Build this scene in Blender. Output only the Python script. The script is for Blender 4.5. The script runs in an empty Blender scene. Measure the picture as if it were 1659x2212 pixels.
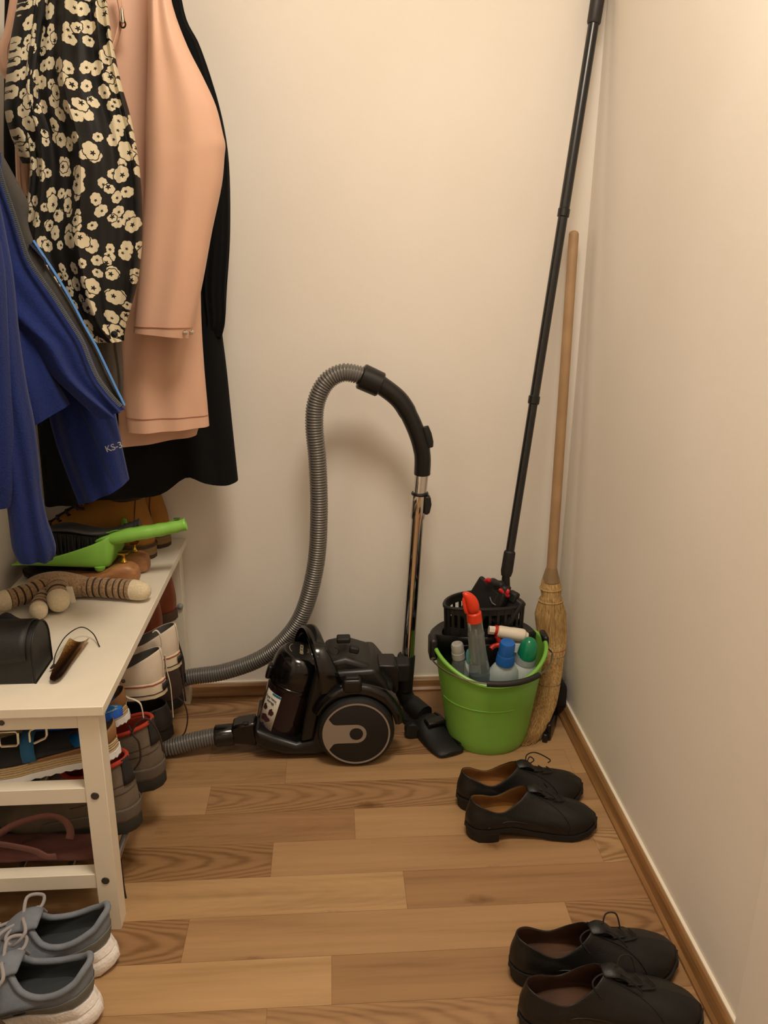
import bpy, bmesh, math, random
from math import sin, cos, pi, radians, sqrt, atan2, exp
from mathutils import Vector, Matrix, Euler

# ------------------------------------------------------------------ camera, light, exposure
S = bpy.context.scene
COL = S.collection
cam_data = bpy.data.cameras.new('camera')
cam = bpy.data.objects.new('camera', cam_data)
COL.objects.link(cam)
cam.location = (0, 0, 1.2)
cam.rotation_euler = (radians(90 - 16.8954), 0, radians(-3.5573))
cam_data.sensor_fit = 'VERTICAL'
cam_data.sensor_height = 24.0
cam_data.lens = 24.0 * 1847 / 2212
cam_data.clip_start = 0.02
S.camera = cam

world = bpy.data.worlds.new('world')
S.world = world
world.use_nodes = True
world.node_tree.nodes['Background'].inputs[0].default_value = (1.0, 0.88, 0.72, 1)
world.node_tree.nodes['Background'].inputs[1].default_value = 0.05

def area(name, loc, size, power, color, rot=(0, 0, 0), shape='DISK', size_y=None):
    l = bpy.data.lights.new(name, 'AREA')
    l.shape = shape; l.size = size
    if size_y: l.size_y = size_y
    l.energy = power; l.color = color
    o = bpy.data.objects.new(name, l); COL.objects.link(o)
    o.location = loc; o.rotation_euler = rot
    return o
area('ceiling_lamp_light', (0.16, 0.85, 2.50), 0.58, 27.0, (1.0, 0.88, 0.73))
area('fill_light', (0.1, -0.9, 2.4), 0.6, 3.2, (1.0, 0.88, 0.72))  # added fill from behind the camera, not a fixture of the place

S.view_settings.view_transform = 'Standard'
S.view_settings.look = 'None'
S.view_settings.exposure = 0.0
S.view_settings.gamma = 1.0
S.view_settings.use_curve_mapping = False

# ------------------------------------------------------------------ materials
def srgb(c):
    if isinstance(c, str):
        c = [int(c[i:i + 2], 16) / 255 for i in (0, 2, 4)]
    return tuple(x / 12.92 if x <= 0.04045 else ((x + 0.055) / 1.055) ** 2.4 for x in c[:3])

class NT:
    def __init__(s, name):
        s.m = bpy.data.materials.new(name); s.m.use_nodes = True
        s.t = s.m.node_tree; s.b = s.t.nodes['Principled BSDF']
    def n(s, kind, **kw):
        nd = s.t.nodes.new(kind)
        for k, v in kw.items():
            if k.startswith('i_'): nd.inputs[k[2:].replace('_', ' ')].default_value = v
            else: setattr(nd, k, v)
        return nd
    def l(s, a, b): s.t.links.new(a, b)
    def math(s, op, a, b=None, c=None):
        nd = s.t.nodes.new('ShaderNodeMath'); nd.operation = op
        for i, v in enumerate((a, b, c)):
            if v is None: continue
            if isinstance(v, (int, float)): nd.inputs[i].default_value = v
            else: s.l(v, nd.inputs[i])
        return nd.outputs[0]
    def ramp(s, fac, stops):
        nd = s.t.nodes.new('ShaderNodeValToRGB'); e = nd.color_ramp.elements
        while len(e) < len(stops): e.new(0.5)
        for i, (p, c) in enumerate(stops):
            e[i].position = p; e[i].color = (*c, 1)
        s.l(fac, nd.inputs[0]); return nd.outputs[0]
    def mix(s, fac, a, b):
        nd = s.t.nodes.new('ShaderNodeMix'); nd.data_type = 'RGBA'
        for i, v in ((0, fac), (6, a), (7, b)):
            if isinstance(v, (int, float)): nd.inputs[i].default_value = v
            elif isinstance(v, tuple): nd.inputs[i].default_value = (*v[:3], 1)
            else: s.l(v, nd.inputs[i])
        return nd.outputs[2]

MATS = {}
def mat(name, color, rough=0.5, metal=0.0, spec=0.5, noise=0.0, nscale=40.0, bump=0.0, bscale=300.0,
        trans=0.0, alpha=1.0, sheen=0.0, coat=0.0, sss=0.0):
    if name in MATS: return MATS[name]
    N = NT(name); b = N.b; c = srgb(color)
    b.inputs['Base Color'].default_value = (*c, 1)
    b.inputs['Roughness'].default_value = rough
    b.inputs['Metallic'].default_value = metal
    b.inputs['Specular IOR Level'].default_value = spec
    b.inputs['Transmission Weight'].default_value = trans
    b.inputs['Alpha'].default_value = alpha
    b.inputs['Sheen Weight'].default_value = sheen
    b.inputs['Coat Weight'].default_value = coat
    b.inputs['Coat Roughness'].default_value = 0.1
    if sss:
        b.inputs['Subsurface Weight'].default_value = sss
        b.inputs['Subsurface Radius'].default_value = (0.01, 0.01, 0.01)
    tc = N.n('ShaderNodeTexCoord')
    if noise:
        nz = N.n('ShaderNodeTexNoise', i_Scale=nscale, i_Detail=5.0)
        N.l(tc.outputs['Object'], nz.inputs['Vector'])
        lo = tuple(max(0, x * (1 - noise)) for x in c); hi = tuple(min(1, x * (1 + noise)) for x in c)
        N.l(N.ramp(nz.outputs[0], [(0.3, lo), (0.7, hi)]), b.inputs['Base Color'])
    if bump:
        nz = N.n('ShaderNodeTexNoise', i_Scale=bscale, i_Detail=4.0)
        N.l(tc.outputs['Object'], nz.inputs['Vector'])
        bp = N.n('ShaderNodeBump', i_Strength=bump, i_Distance=0.002)
        N.l(nz.outputs[0], bp.inputs['Height']); N.l(bp.outputs[0], b.inputs['Normal'])
    MATS[name] = N.m
    return N.m

# ------------------------------------------------------------------ mesh building
class MB:
    def __init__(s): s.v = []; s.f = []; s.mi = []; s.uv = {}
    def add(s, verts, faces, mi=0, uvs=None):
        o = len(s.v); s.v += [Vector(p) for p in verts]
        if uvs:
            for i, u in enumerate(uvs): s.uv[o + i] = u
        s.f += [tuple(o + i for i in f) for f in faces]; s.mi += [mi] * len(faces)
        return s
    def grid(s, rows, cu=True, mi=0, cap0=False, cap1=False, uvs=None):
        n = len(rows[0]); m = len(rows); vs = [p for r in rows for p in r]; fs = []
        for i in range(m - 1):
            for j in range(n if cu else n - 1):
                k = (j + 1) % n
                fs.append((i * n + j, i * n + k, (i + 1) * n + k, (i + 1) * n + j))
        if cap0: fs.append(tuple(range(n - 1, -1, -1)))
        if cap1: fs.append(tuple((m - 1) * n + j for j in range(n)))
        return s.add(vs, fs, mi, uvs)
    def tube(s, path, r, seg=12, mi=0, caps=True, flat=None, closed=False, up=None):
        P = [Vector(p) for p in path]; n = len(P)
        R = r if isinstance(r, (list, tuple)) else [r] * n
        rows = []; prev = None
        for i in range(n):
            if closed: t = P[(i + 1) % n] - P[i - 1]
            else: t = P[min(i + 1, n - 1)] - P[max(i - 1, 0)]
            t = t.normalized() if t.length > 1e-9 else Vector((0, 0, 1))
            if prev is None:
                a = Vector(up) if up else (Vector((0, 0, 1)) if abs(t.z) < 0.9 else Vector((1, 0, 0)))
            else: a = prev
            a = (a - t * a.dot(t)).normalized(); b = t.cross(a); prev = a
            fa = flat or 1.0
            rows.append([P[i] + (a * cos(q) * fa + b * sin(q)) * R[i] for q in [2 * pi * j / seg for j in range(seg)]])
        if closed: rows.append(rows[0]); caps = False
        return s.grid(rows, True, mi, caps, caps)
    def lathe(s, prof, seg=32, M=None, mi=0, cap0=True, cap1=True, sx=1.0, sy=1.0):
        rows = [[Vector((r * cos(a) * sx, r * sin(a) * sy, z)) for a in [2 * pi * j / seg for j in range(seg)]] for r, z in prof]
        if M is not None: rows = [[M @ p for p in r] for r in rows]
        return s.grid(rows, True, mi, cap0, cap1)
    def box(s, c, d, mi=0, M=None):
        x, y, z = [q / 2 for q in d]; c = Vector(c)
        vs = [Vector((a * x, b * y, e * z)) for e in (-1, 1) for b in (-1, 1) for a in (-1, 1)]
        vs = [(M @ p if M is not None else p) + c for p in vs]
        return s.add(vs, [(0, 2, 3, 1), (4, 5, 7, 6), (0, 1, 5, 4), (2, 6, 7, 3), (0, 4, 6, 2), (1, 3, 7, 5)], mi)
    def prism(s, poly, ex, mi=0):
        a = [Vector(p) for p in poly]; e = Vector(ex); n = len(a)
        fs = [tuple(range(n - 1, -1, -1)), tuple(range(n, 2 * n))] + [(i, (i + 1) % n, n + (i + 1) % n, n + i) for i in range(n)]
        return s.add(a + [p + e for p in a], fs, mi)
    def xf(s, M):
        s.v = [M @ p for p in s.v]; return s

def root_loc(o):
    while o.parent: o = o.parent
    return o
def obj(name, mb, mats, parent=None, bevel=0, bseg=2, sub=0, solid=0, soff=-1, smatoff=0, smooth=True, ang=40, local=False):
    me = bpy.data.meshes.new(name)
    off = Vector((0, 0, 0))
    if parent is not None and not local: off = root_loc(parent).location
    me.from_pydata([tuple(p - off) for p in mb.v], [], mb.f)
    for m in (mats if isinstance(mats, (list, tuple)) else [mats]): me.materials.append(m)
    for p, i in zip(me.polygons, mb.mi): p.material_index = i; p.use_smooth = smooth
    if mb.uv:
        ul = me.uv_layers.new(name='UVMap')
        for lp in me.loops: ul.data[lp.index].uv = mb.uv.get(lp.vertex_index, (0, 0))
    bm = bmesh.new(); bm.from_mesh(me); bmesh.ops.recalc_face_normals(bm, faces=bm.faces); bm.to_mesh(me); bm.free()
    if smooth: me.set_sharp_from_angle(angle=radians(ang))
    me.update()
    o = bpy.data.objects.new(name, me); COL.objects.link(o)
    if parent is not None: o.parent = parent
    if solid:
        md = o.modifiers.new('solid', 'SOLIDIFY'); md.thickness = solid; md.offset = soff
        md.material_offset = smatoff; md.material_offset_rim = 0
    if bevel:
        md = o.modifiers.new('bevel', 'BEVEL'); md.width = bevel; md.segments = bseg; md.limit_method = 'ANGLE'; md.angle_limit = radians(35)
        md.harden_normals = False
    if sub:
        md = o.modifiers.new('sub', 'SUBSURF'); md.levels = sub; md.render_levels = sub
    return o
def thing(name, label, cat, loc=(0, 0, 0), rot=(0, 0, 0), group=None):
    o = bpy.data.objects.new(name, None); COL.objects.link(o)
    o.empty_display_size = 0.05
    o.location = loc; o.rotation_euler = rot
    o['label'] = label; o['category'] = cat
    if group: o['group'] = group
    return o
def tag(o, label, cat, group=None):
    o['label'] = label; o['category'] = cat
    if group: o['group'] = group
    return o
def struct(name, mb, m, **kw):
    o = obj(name, mb, m, **kw); o['kind'] = 'structure'; return o

def crom(P, n):
    """smooth curve through the points P (tuples or Vectors), n samples per span"""
    P = [Vector(p) for p in P]; out = []
    for i in range(len(P) - 1):
        a = P[max(i - 1, 0)]; b = P[i]; c = P[i + 1]; d = P[min(i + 2, len(P) - 1)]
        for k in range(n):
            t = k / n
            out.append(0.5 * ((2 * b) + (c - a) * t + (2 * a - 5 * b + 4 * c - d) * t * t + (3 * b - a - 3 * c + d) * t ** 3))
    out.append(P[-1]); return out
def interp(x, xs, ys):
    if x <= xs[0]: return ys[0]
    for i in range(len(xs) - 1):
        if x <= xs[i + 1]:
            t = (x - xs[i]) / (xs[i + 1] - xs[i]); return ys[i] + (ys[i + 1] - ys[i]) * t
    return ys[-1]
def sinterp(x, xs, ys):
    if x <= xs[0]: return ys[0]
    for i in range(len(xs) - 1):
        if x <= xs[i + 1]:
            t = (x - xs[i]) / (xs[i + 1] - xs[i]); t = t * t * (3 - 2 * t); return ys[i] + (ys[i + 1] - ys[i]) * t
    return ys[-1]
def cinterp(x, xs, ys):
    """smooth curve through the nodes (finite-difference Hermite)"""
    n = len(xs)
    def sl(i):
        if i == 0 or i == n - 1: return 0.0
        return (ys[i + 1] - ys[i - 1]) / (xs[i + 1] - xs[i - 1])
    x = min(max(x, xs[0]), xs[-1])
    for i in range(n - 1):
        if x <= xs[i + 1]:
            h = xs[i + 1] - xs[i]; t = (x - xs[i]) / h
            return (2 * t ** 3 - 3 * t * t + 1) * ys[i] + (t ** 3 - 2 * t * t + t) * h * sl(i) + (-2 * t ** 3 + 3 * t * t) * ys[i + 1] + (t ** 3 - t * t) * h * sl(i + 1)
    return ys[-1]
def frame(origin, xa, ya):
    """matrix whose local x runs along xa, local y near ya"""
    X = Vector(xa).normalized(); Y = Vector(ya); Y = (Y - X * Y.dot(X)).normalized(); Z = X.cross(Y)
    M = Matrix((X, Y, Z)).transposed().to_4x4(); M.translation = Vector(origin); return M
def text_mesh(body, size, M, thick=0.0004, align='CENTER', space=1.0):
    cu = bpy.data.curves.new('lettering', 'FONT'); cu.body = body; cu.size = size; cu.extrude = thick
    cu.align_x = align; cu.align_y = 'CENTER'; cu.space_character = space
    to = bpy.data.objects.new('lettering', cu); COL.objects.link(to)
    dg = bpy.context.evaluated_depsgraph_get(); dg.update()
    me = bpy.data.meshes.new_from_object(to.evaluated_get(dg))
    mb = MB(); mb.add([M @ v.co for v in me.vertices], [tuple(p.vertices) for p in me.polygons])
    bpy.data.objects.remove(to); bpy.data.curves.remove(cu); bpy.data.meshes.remove(me)
    return mb

# ------------------------------------------------------------------ the room
XL, XR, YB, YF, ZC = -0.76, 0.622, 2.20, -1.6, 2.58
def wall_material():
    N = NT('painted_plaster'); b = N.b
    tc = N.n('ShaderNodeTexCoord')
    n1 = N.n('ShaderNodeTexNoise', i_Scale=2.2, i_Detail=3.0); N.l(tc.outputs['Object'], n1.inputs['Vector'])
    base = N.ramp(n1.outputs[0], [(0.3, srgb('ece4d8')), (0.7, srgb('f1eae0'))])
    # sparse scuffs
    mp = N.n('ShaderNodeMapping'); mp.inputs['Scale'].default_value = (1, 1, 0.6); N.l(tc.outputs['Object'], mp.inputs[0])
    vo = N.n('ShaderNodeTexVoronoi', i_Scale=7.0); N.l(mp.outputs[0], vo.inputs['Vector'])
    n2 = N.n('ShaderNodeTexNoise', i_Scale=35.0, i_Detail=4.0); N.l(tc.outputs['Object'], n2.inputs['Vector'])
    d = N.math('ADD', vo.outputs['Distance'], N.math('MULTIPLY', n2.outputs[0], 0.05))
    sc = N.math('LESS_THAN', d, 0.032)
    N.l(N.mix(N.math('MULTIPLY', sc, 0.2), base, srgb('c9bda9')), b.inputs['Base Color'])
    b.inputs['Roughness'].default_value = 0.75; b.inputs['Specular IOR Level'].default_value = 0.25
    n3 = N.n('ShaderNodeTexNoise', i_Scale=60.0, i_Detail=5.0); N.l(tc.outputs['Object'], n3.inputs['Vector'])
    n4 = N.n('ShaderNodeTexNoise', i_Scale=6.0, i_Detail=2.0); N.l(tc.outputs['Object'], n4.inputs['Vector'])
    bp = N.n('ShaderNodeBump', i_Strength=0.12, i_Distance=0.003)
    N.l(N.math('ADD', n3.outputs[0], N.math('MULTIPLY', n4.outputs[0], 1.5)), bp.inputs['Height']); N.l(bp.outputs[0], b.inputs['Normal'])
    return N.m
WALL = wall_material()
lean = 0.018
def xr(z): return XR + lean * z
struct('wall_back', MB().box(((XL + XR) / 2, YB + 0.05, ZC / 2), (XR - XL + 0.6, 0.1, ZC)), WALL)
struct('wall_left', MB().box((XL - 0.05, (YB + YF) / 2, ZC / 2), (0.1, YB - YF, ZC)), WALL)
struct('wall_front', MB().box(((XL + XR) / 2, YF - 0.05, ZC / 2), (XR - XL + 0.6, 0.1, ZC)), WALL)
struct('wall_right', MB().prism([(xr(0), YF, 0), (xr(0) + 0.12, YF, 0), (xr(0) + 0.12, YF, ZC), (xr(ZC), YF, ZC)], (0, YB - YF, 0)), WALL)
struct('ceiling', MB().box(((XL + XR) / 2, (YB + YF) / 2, ZC + 0.05), (XR - XL + 0.4, YB - YF + 0.2, 0.1)), mat('ceiling_paint', 'efe9df', 0.8))

def wood_floor():
    N = NT('oak_laminate'); b = N.b
    at = N.n('ShaderNodeAttribute', attribute_name='plank')      # r tone, g grain seed, b figure
    sep = N.n('ShaderNodeSeparateColor'); N.l(at.outputs['Color'], sep.inputs[0])
    tc = N.n('ShaderNodeTexCoord'); xyz = N.n('ShaderNodeSeparateXYZ'); N.l(tc.outputs['UV'], xyz.inputs[0])
    seed = N.math('MULTIPLY', sep.outputs[1], 37.0)
    u, v = xyz.outputs[0], xyz.outputs[1]      # metres from the plank's middle
    def vec(a, b_, c):
        cb = N.n('ShaderNodeCombineXYZ')
        for i, q in enumerate((a, b_, c)):
            if isinstance(q, (int, float)): cb.inputs[i].default_value = q
            else: N.l(q, cb.inputs[i])
        return cb.outputs[0]
    # long streaks
    st = N.n('ShaderNodeTexNoise', i_Scale=1.0, i_Detail=6.0, i_Roughness=0.6)
    N.l(vec(N.math('MULTIPLY', u, 3.5), N.math('MULTIPLY', v, 70.0), seed), st.inputs['Vector'])
    st2 = N.n('ShaderNodeTexNoise', i_Scale=1.0, i_Detail=3.0)
    N.l(vec(N.math('MULTIPLY', u, 1.6), N.math('MULTIPLY', v, 22.0), seed), st2.inputs['Vector'])
    # cathedral figure
    wob = N.n('ShaderNodeTexNoise', i_Scale=1.0, i_Detail=3.0)
    N.l(vec(N.math('MULTIPLY', u, 7.0), N.math('MULTIPLY', v, 14.0), seed), wob.inputs['Vector'])
    uu = N.math('ADD', N.math('MULTIPLY', u, 1.0), N.math('MULTIPLY', sep.outputs[1], 0.35))
    vv = N.math('MULTIPLY', v, 1.0)
    par = N.math('ADD', uu, N.math('MULTIPLY', N.math('MULTIPLY', vv, vv), 75.0))
    ph = N.math('ADD', N.math('MULTIPLY', par, 95.0), N.math('MULTIPLY', wob.outputs[0], 12.0))
    fig = N.math('POWER', N.math('ADD', N.math('MULTIPLY', N.math('SINE', ph), 0.5), 0.5), 1.5)
    fg = N.math('MULTIPLY', fig, sep.outputs[2])
    tone = N.ramp(sep.outputs[0], [(0.0, srgb('906c48')), (0.5, srgb('a27e59')), (1.0, srgb('b39066'))])
    grain = N.math('ADD', N.math('MULTIPLY', st.outputs[0], 0.55), N.math('MULTIPLY', st2.outputs[0], 0.75))
    dark = N.ramp(N.math('SUBTRACT', grain, N.math('MULTIPLY', fg, 0.28)), [(0.30, (0.58, 0.53, 0.47)), (0.60, (0.95, 0.94, 0.92)), (0.85, (1.12, 1.12, 1.12))])
    mx = N.n('ShaderNodeMix'); mx.data_type = 'RGBA'; mx.blend_type = 'MULTIPLY'; mx.inputs[0].default_value = 1.0
    N.l(tone, mx.inputs[6]); N.l(dark, mx.inputs[7])
    # knots
    kn = N.n('ShaderNodeTexVoronoi', i_Scale=1.0); kn.voronoi_dimensions = '3D'
    N.l(vec(N.math('MULTIPLY', u, 4.0), N.math('MULTIPLY', v, 8.0), seed), kn.inputs['Vector'])
    kk = N.n('ShaderNodeTexNoise', i_Scale=60.0); N.l(tc.outputs['UV'], kk.inputs['Vector'])
    kd = N.math('ADD', kn.outputs['Distance'], N.math('MULTIPLY', kk.outputs[0], 0.14))
    kf = N.ramp(kd, [(0.10, (0.75, 0.75, 0.75)), (0.22, (0.0, 0.0, 0.0))])
    N.l(N.mix(kf, mx.outputs[2], srgb('5f3d20')), b.inputs['Base Color'])
    b.inputs['Roughness'].default_value = 0.42; b.inputs['Specular IOR Level'].default_value = 0.35
    bp = N.n('ShaderNodeBump', i_Strength=0.06, i_Distance=0.001); N.l(st.outputs[0], bp.inputs['Height']); N.l(bp.outputs[0], b.inputs['Normal'])
    return N.m
def make_floor():
    rnd = random.Random(11)
    # strip rows (near edge y), planks: (left x, right x, tone, figure)
    P = 0.1045; y0 = 1.128
    spec = {
        -1: [(-0.124, 0.55, 0.35)], 0: [(-0.017, 0.92, 0.0)], 1: [(-0.283, 0.22, 1.0)], 2: [(0.128, 0.95, 0.15)],
        3: [(-0.139, 0.10, 1.0)], 4: [(0.035, 0.28, 0.15)], 5: [(-0.297, 0.75, 0.0)], 6: [(-0.125, 0.58, 0.2)],
    }
    nxt = {-1: (0.45, 0.7), 0: (0.25, 0.0), 1: (0.60, 0.0), 2: (0.25, 0.0), 3: (0.60, 0.0), 4: (0.70, 0.0), 5: (0.36, 0.9), 6: (0.72, 0.0)}
    mb = MB(); cols = []
    for k in range(-27, 12):
        ya = y0 + P * k; yb = ya + P
        if ya > YB: break
        yb = min(yb, YB + 0.02)
        cuts = []; L = 0.62
        x = spec[k][0][0] if k in spec else rnd.uniform(-0.4, 0.3)
        cut = x
        xs = [cut]
        while xs[0] > XL - 0.1: xs.insert(0, xs[0] - rnd.uniform(0.5, 0.75))
        while xs[-1] < XR + 0.1: xs.append(xs[-1] + rnd.uniform(0.66, 0.8))
        for a, b in zip(xs[:-1], xs[1:]):
            if k in spec and abs(b - cut) < 1e-6: tone, fig = spec[k][0][1:]
            elif k in spec and abs(a - cut) < 1e-6: tone, fig = nxt[k]
            else: tone, fig = rnd.random(), rnd.choice([0, 0, 0.5, 1])
            a2, b2 = max(a, XL - 0.05), min(b, XR + 0.1)
            if b2 <= a2: continue
            sd = rnd.random(); px = b - 0.02 if fig else (a + b) / 2; py = (ya + yb) / 2 + rnd.uniform(-0.012, 0.012)
            g = 0.0002
            vs = [(a2 + g, ya + g, 0), (b2 - g, ya + g, 0), (b2 - g, yb - g, 0), (a2 + g, yb - g, 0)]
            mb.add(vs, [(0, 1, 2, 3)], 0, [(q[0] - px, q[1] - py) for q in vs]); cols.append((tone, sd, fig))
    n = len(mb.f)
    mb.add([(XL - 0.1, YF - 0.05, -0.002), (XR + 0.12, YF - 0.05, -0.002), (XR + 0.12, YB + 0.02, -0.002), (XL - 0.1, YB + 0.02, -0.002)], [(0, 1, 2, 3)], 1)
    mb.add([(XL - 0.1, YF - 0.05, -0.03), (XR + 0.12, YF - 0.05, -0.03), (XR + 0.12, YB + 0.02, -0.03), (XL - 0.1, YB + 0.02, -0.03)], [(3, 2, 1, 0)], 1)
    o = struct('floor', mb, [wood_floor(), mat('plank_gap', '6a4a30', 0.8)], smooth=False)
    ca = o.data.attributes.new('plank', 'FLOAT_COLOR', 'CORNER')
    for p in o.data.polygons:
        c = cols[p.index] if p.index < n else (0, 0, 0)
        for li in p.loop_indices: ca.data[li].color = (*c, 1)
make_floor()

def wood_trim():
    N = NT('oak_trim'); b = N.b
    tc = N.n('ShaderNodeTexCoord'); mp = N.n('ShaderNodeMapping'); mp.inputs['Scale'].default_value = (4, 4, 120); N.l(tc.outputs['Object'], mp.inputs[0])
    nz = N.n('ShaderNodeTexNoise', i_Scale=1.0, i_Detail=5.0); N.l(mp.outputs[0], nz.inputs['Vector'])
    N.l(N.ramp(nz.outputs[0], [(0.3, srgb('7a5430')), (0.7, srgb('a0764a'))]), b.inputs['Base Color'])
    b.inputs['Roughness'].default_value = 0.4
    return N.m
TRIM = wood_trim()
# small moulded skirting: profile (distance from the wall, height)
prof = [(0, 0), (0.024, 0), (0.024, 0.006), (0.018, 0.012), (0.0155, 0.020), (0.014, 0.029), (0.010, 0.034), (0, 0.035)]
def skirting(name, f, ex): return struct(name, MB().prism([f(d, h) for d, h in prof], ex), TRIM, ang=25)
skirting('baseboard_back', lambda d, h: (XL, YB - d, h), (XR - XL, 0, 0))
skirting('baseboard_right', lambda d, h: (xr(0) - d, 1.012, h), (0, YB - 1.012 - 0.005, 0))
skirting('baseboard_left', lambda d, h: (XL + d, YF, h), (0, YB - YF, 0))
CAULK = mat('white_sealant', 'e9dfcb', 0.6)
struct('trim_1', MB().box((xr(0) - 0.002, (YB + 1.012) / 2, 0.0365), (0.007, YB - 1.012, 0.004)), CAULK)
# white door casing on the right wall, just entering the picture
struct('trim_3', MB().prism([(xr(0) - 0.010, 1.012, 0), (xr(0) + 0.02, 1.012, 0), (xr(2.1) + 0.02, 0.985, 2.1), (xr(2.1) - 0.010, 0.985, 2.1)], (0, -0.10, 0)), mat('white_casing_paint', 'f3ece2', 0.5))
struct('trim_2', MB().box(((XL + XR) / 2, YB - 0.002, 0.0365), (XR - XL, 0.006, 0.004)), CAULK)

# ------------------------------------------------------------------ footwear
OUT_T = [0, 0.02, 0.08, 0.18, 0.33, 0.5, 0.65, 0.78, 0.89, 0.965, 1.0]
OUT_W = [0, 0.36, 0.60, 0.70, 0.68, 0.78, 0.97, 1.0, 0.82, 0.46, 0.0]
def shoe(root, p):
    """build one shoe's parts under root; heel at the local origin, toe towards +x, ground at z = 0"""
    L, W = p['L'], p['W']; m = 56; side = p.get('side', 1)
    ow = p.get('out_w', OUT_W)
    def cy(t): return side * p.get('curve', 0.008) * (sin(pi * min(1, max(0, t - 0.1) / 0.9)) - 0.5 * t)
    def spring(t): return p.get('spring', 0.012) * max(0, (t - 0.62) / 0.38) ** 2
    def zs(t): return p['sole_top'](t) if callable(p['sole_top']) else p['sole_top'] + spring(t)
    S0 = []; ang = []
    for j in range(m):
        s = 2 * pi * j / m; t = (1 - cos(s)) / 2; sg = 1 if s <= pi else -1
        S0.append(Vector((L * t, cy(t) + sg * W * sinterp(t, OUT_T, ow) if 0 < t < 1 else cy(t), zs(t)))); ang.append(s)
    cx0, cx1 = p['collar_x']; cw = p['collar_w']; cz = p['collar_z']
    K = []
    for j in range(m):
        s = ang[j]; c = (1 - cos(s)) / 2; sg = 1 if s <= pi else -1
        x = cx0 + (cx1 - cx0) * c
        y = sg * cw * (max(0.0, 1 - abs(2 * c - 1) ** 2.3)) ** 0.5
        K.append(Vector((x, cy(x / L) + y, cinterp(c, [0, 0.15, 0.5, 0.8, 1], cz))))
    NR = 12
    def surf(j, t):
        j0 = int(math.floor(j)); fr = j - j0
        def one(jj):
            jj %= m
            a, d = S0[jj], K[jj]; s = ang[jj]; w = max(0.0, -cos(s)) ** 0.8
            outd = Vector((a.x - L * 0.4 if False else 0, 0, 0))
            nrm = Vector((a.x - (0.12 * L if a.x < 0.12 * L else min(a.x, 0.84 * L)), a.y - cy(a.x / L), 0))
            nrm = nrm.normalized() if nrm.length > 1e-6 else Vector((1, 0, 0))
            hh = d.z - a.z
            b1 = a + nrm * p.get('bulge', 0.006) + Vector((0, 0, hh * 0.42 * (1 - w) + p['toe_h'] * w))
            D = Vector((a.x - d.x, a.y - d.y, 0))
            b2 = d + nrm * (0.003 * (1 - w)) + Vector((0, 0, -hh * 0.38 * (1 - w))) + w * (D * 0.42 + Vector((0, 0, -(d.z - (a.z + p['toe_h'])) * p.get('vamp', 0.75))))
            q = 1 - t
            return q ** 3 * a + 3 * q * q * t * b1 + 3 * q * t * t * b2 + t ** 3 * d
        return one(j0) * (1 - fr) + one(j0 + 1) * fr
    rows = [[surf(j, i / NR) for j in range(m)] for i in range(NR + 1)]
    mats = p['mats']
    up = MB().grid(rows, True)
    u = obj('upper', up, [mats['upper'], mats['lining']], root, solid=p.get('thick', 0.003), soff=-1, smatoff=1, sub=1, ang=80, local=True)
    # insole
    ins = MB(); ring = [Vector(((q.x - L / 2) * 0.96 + L / 2, (q.y) * 0.93, q.z + p.get('insole_h', 0.006))) for q in S0]
    mid = [Vector(((q.x - L / 2) * 0.5 + L / 2, q.y * 0.45, q.z + p.get('insole_h', 0.006) - 0.001)) for q in S0]
    ins.grid([ring, mid], True, cap1=True)
    obj('insole', ins, mats.get('insole', mats['lining']), root, local=True)
    # sole
    so = p.get('sole_out', 1.05); rowsS = []
    for k, (fz, fs) in enumerate(p.get('sole_prof', [(0.0, 0.97), (0.15, 1.0), (1.0, 1.0)])):
        r = []
        for q in S0:
            t = q.x / L; zb = p.get('sole_bot', 0.0); zb = zb(t) if callable(zb) else zb + spring(t)
            ex = p.get('heel_flare', 0.0) * max(0, 1 - t / 0.25) * (1 - fz)
            r.append(Vector(((q.x - L / 2) * (1 + (so * fs - 1) * 0.35) + L / 2 - ex * (1 if t < 0.1 else 0.3), cy(t) + (q.y - cy(t)) * so * fs, zb + (q.z - zb) * fz + (0.0012 if k == len(p.get('sole_prof', [1, 2, 3])) - 1 else 0))))
        rowsS.append(r)
    obj('sole', MB().grid(rowsS, True, 0, True, True), mats['sole'], root, local=True, ang=35)
    if p.get('heel'):
        hl, ht = p['heel']
        hr = [q for q in S0 if q.x <= hl * L]
        hi = [Vector((q.x - 0.001, cy(q.x / L) + (q.y - cy(q.x / L)) * so, 0)) for q in S0 if q.x <= hl * L]
        lo = sorted([q for q in hi if q.y >= cy(q.x / L)], key=lambda q: q.x); hi2 = sorted([q for q in hi if q.y < cy(q.x / L)], key=lambda q: -q.x)
        loop = lo + hi2
        obj('heel', MB().grid([[Vector((q.x * 0.96 + 0.003, q.y * 0.95, 0)) for q in loop], [Vector((q.x, q.y, ht)) for q in loop]], True, 0, True, True), mats.get('heel', mats['sole']), root, local=True, bevel=0.0015)
    for band in p.get('bands', []):      # thin stripe lines round the sole
        zf, r, mt = band
        path = [Vector(((q.x - L / 2) * (1 + (so - 1) * 0.35) + L / 2, cy(q.x / L) + (q.y - cy(q.x / L)) * (so + 0.004), q.z * zf)) for q in S0]
        obj('foxing_stripe', MB().tube(path, r, 6, closed=True), mt, root, local=True)
    # collar piping / padding
    if p.get('collar_r'):
        obj('collar', MB().tube(K, p['collar_r'], 10, closed=True), mats.get('collar', mats['upper']), root, local=True)
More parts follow.
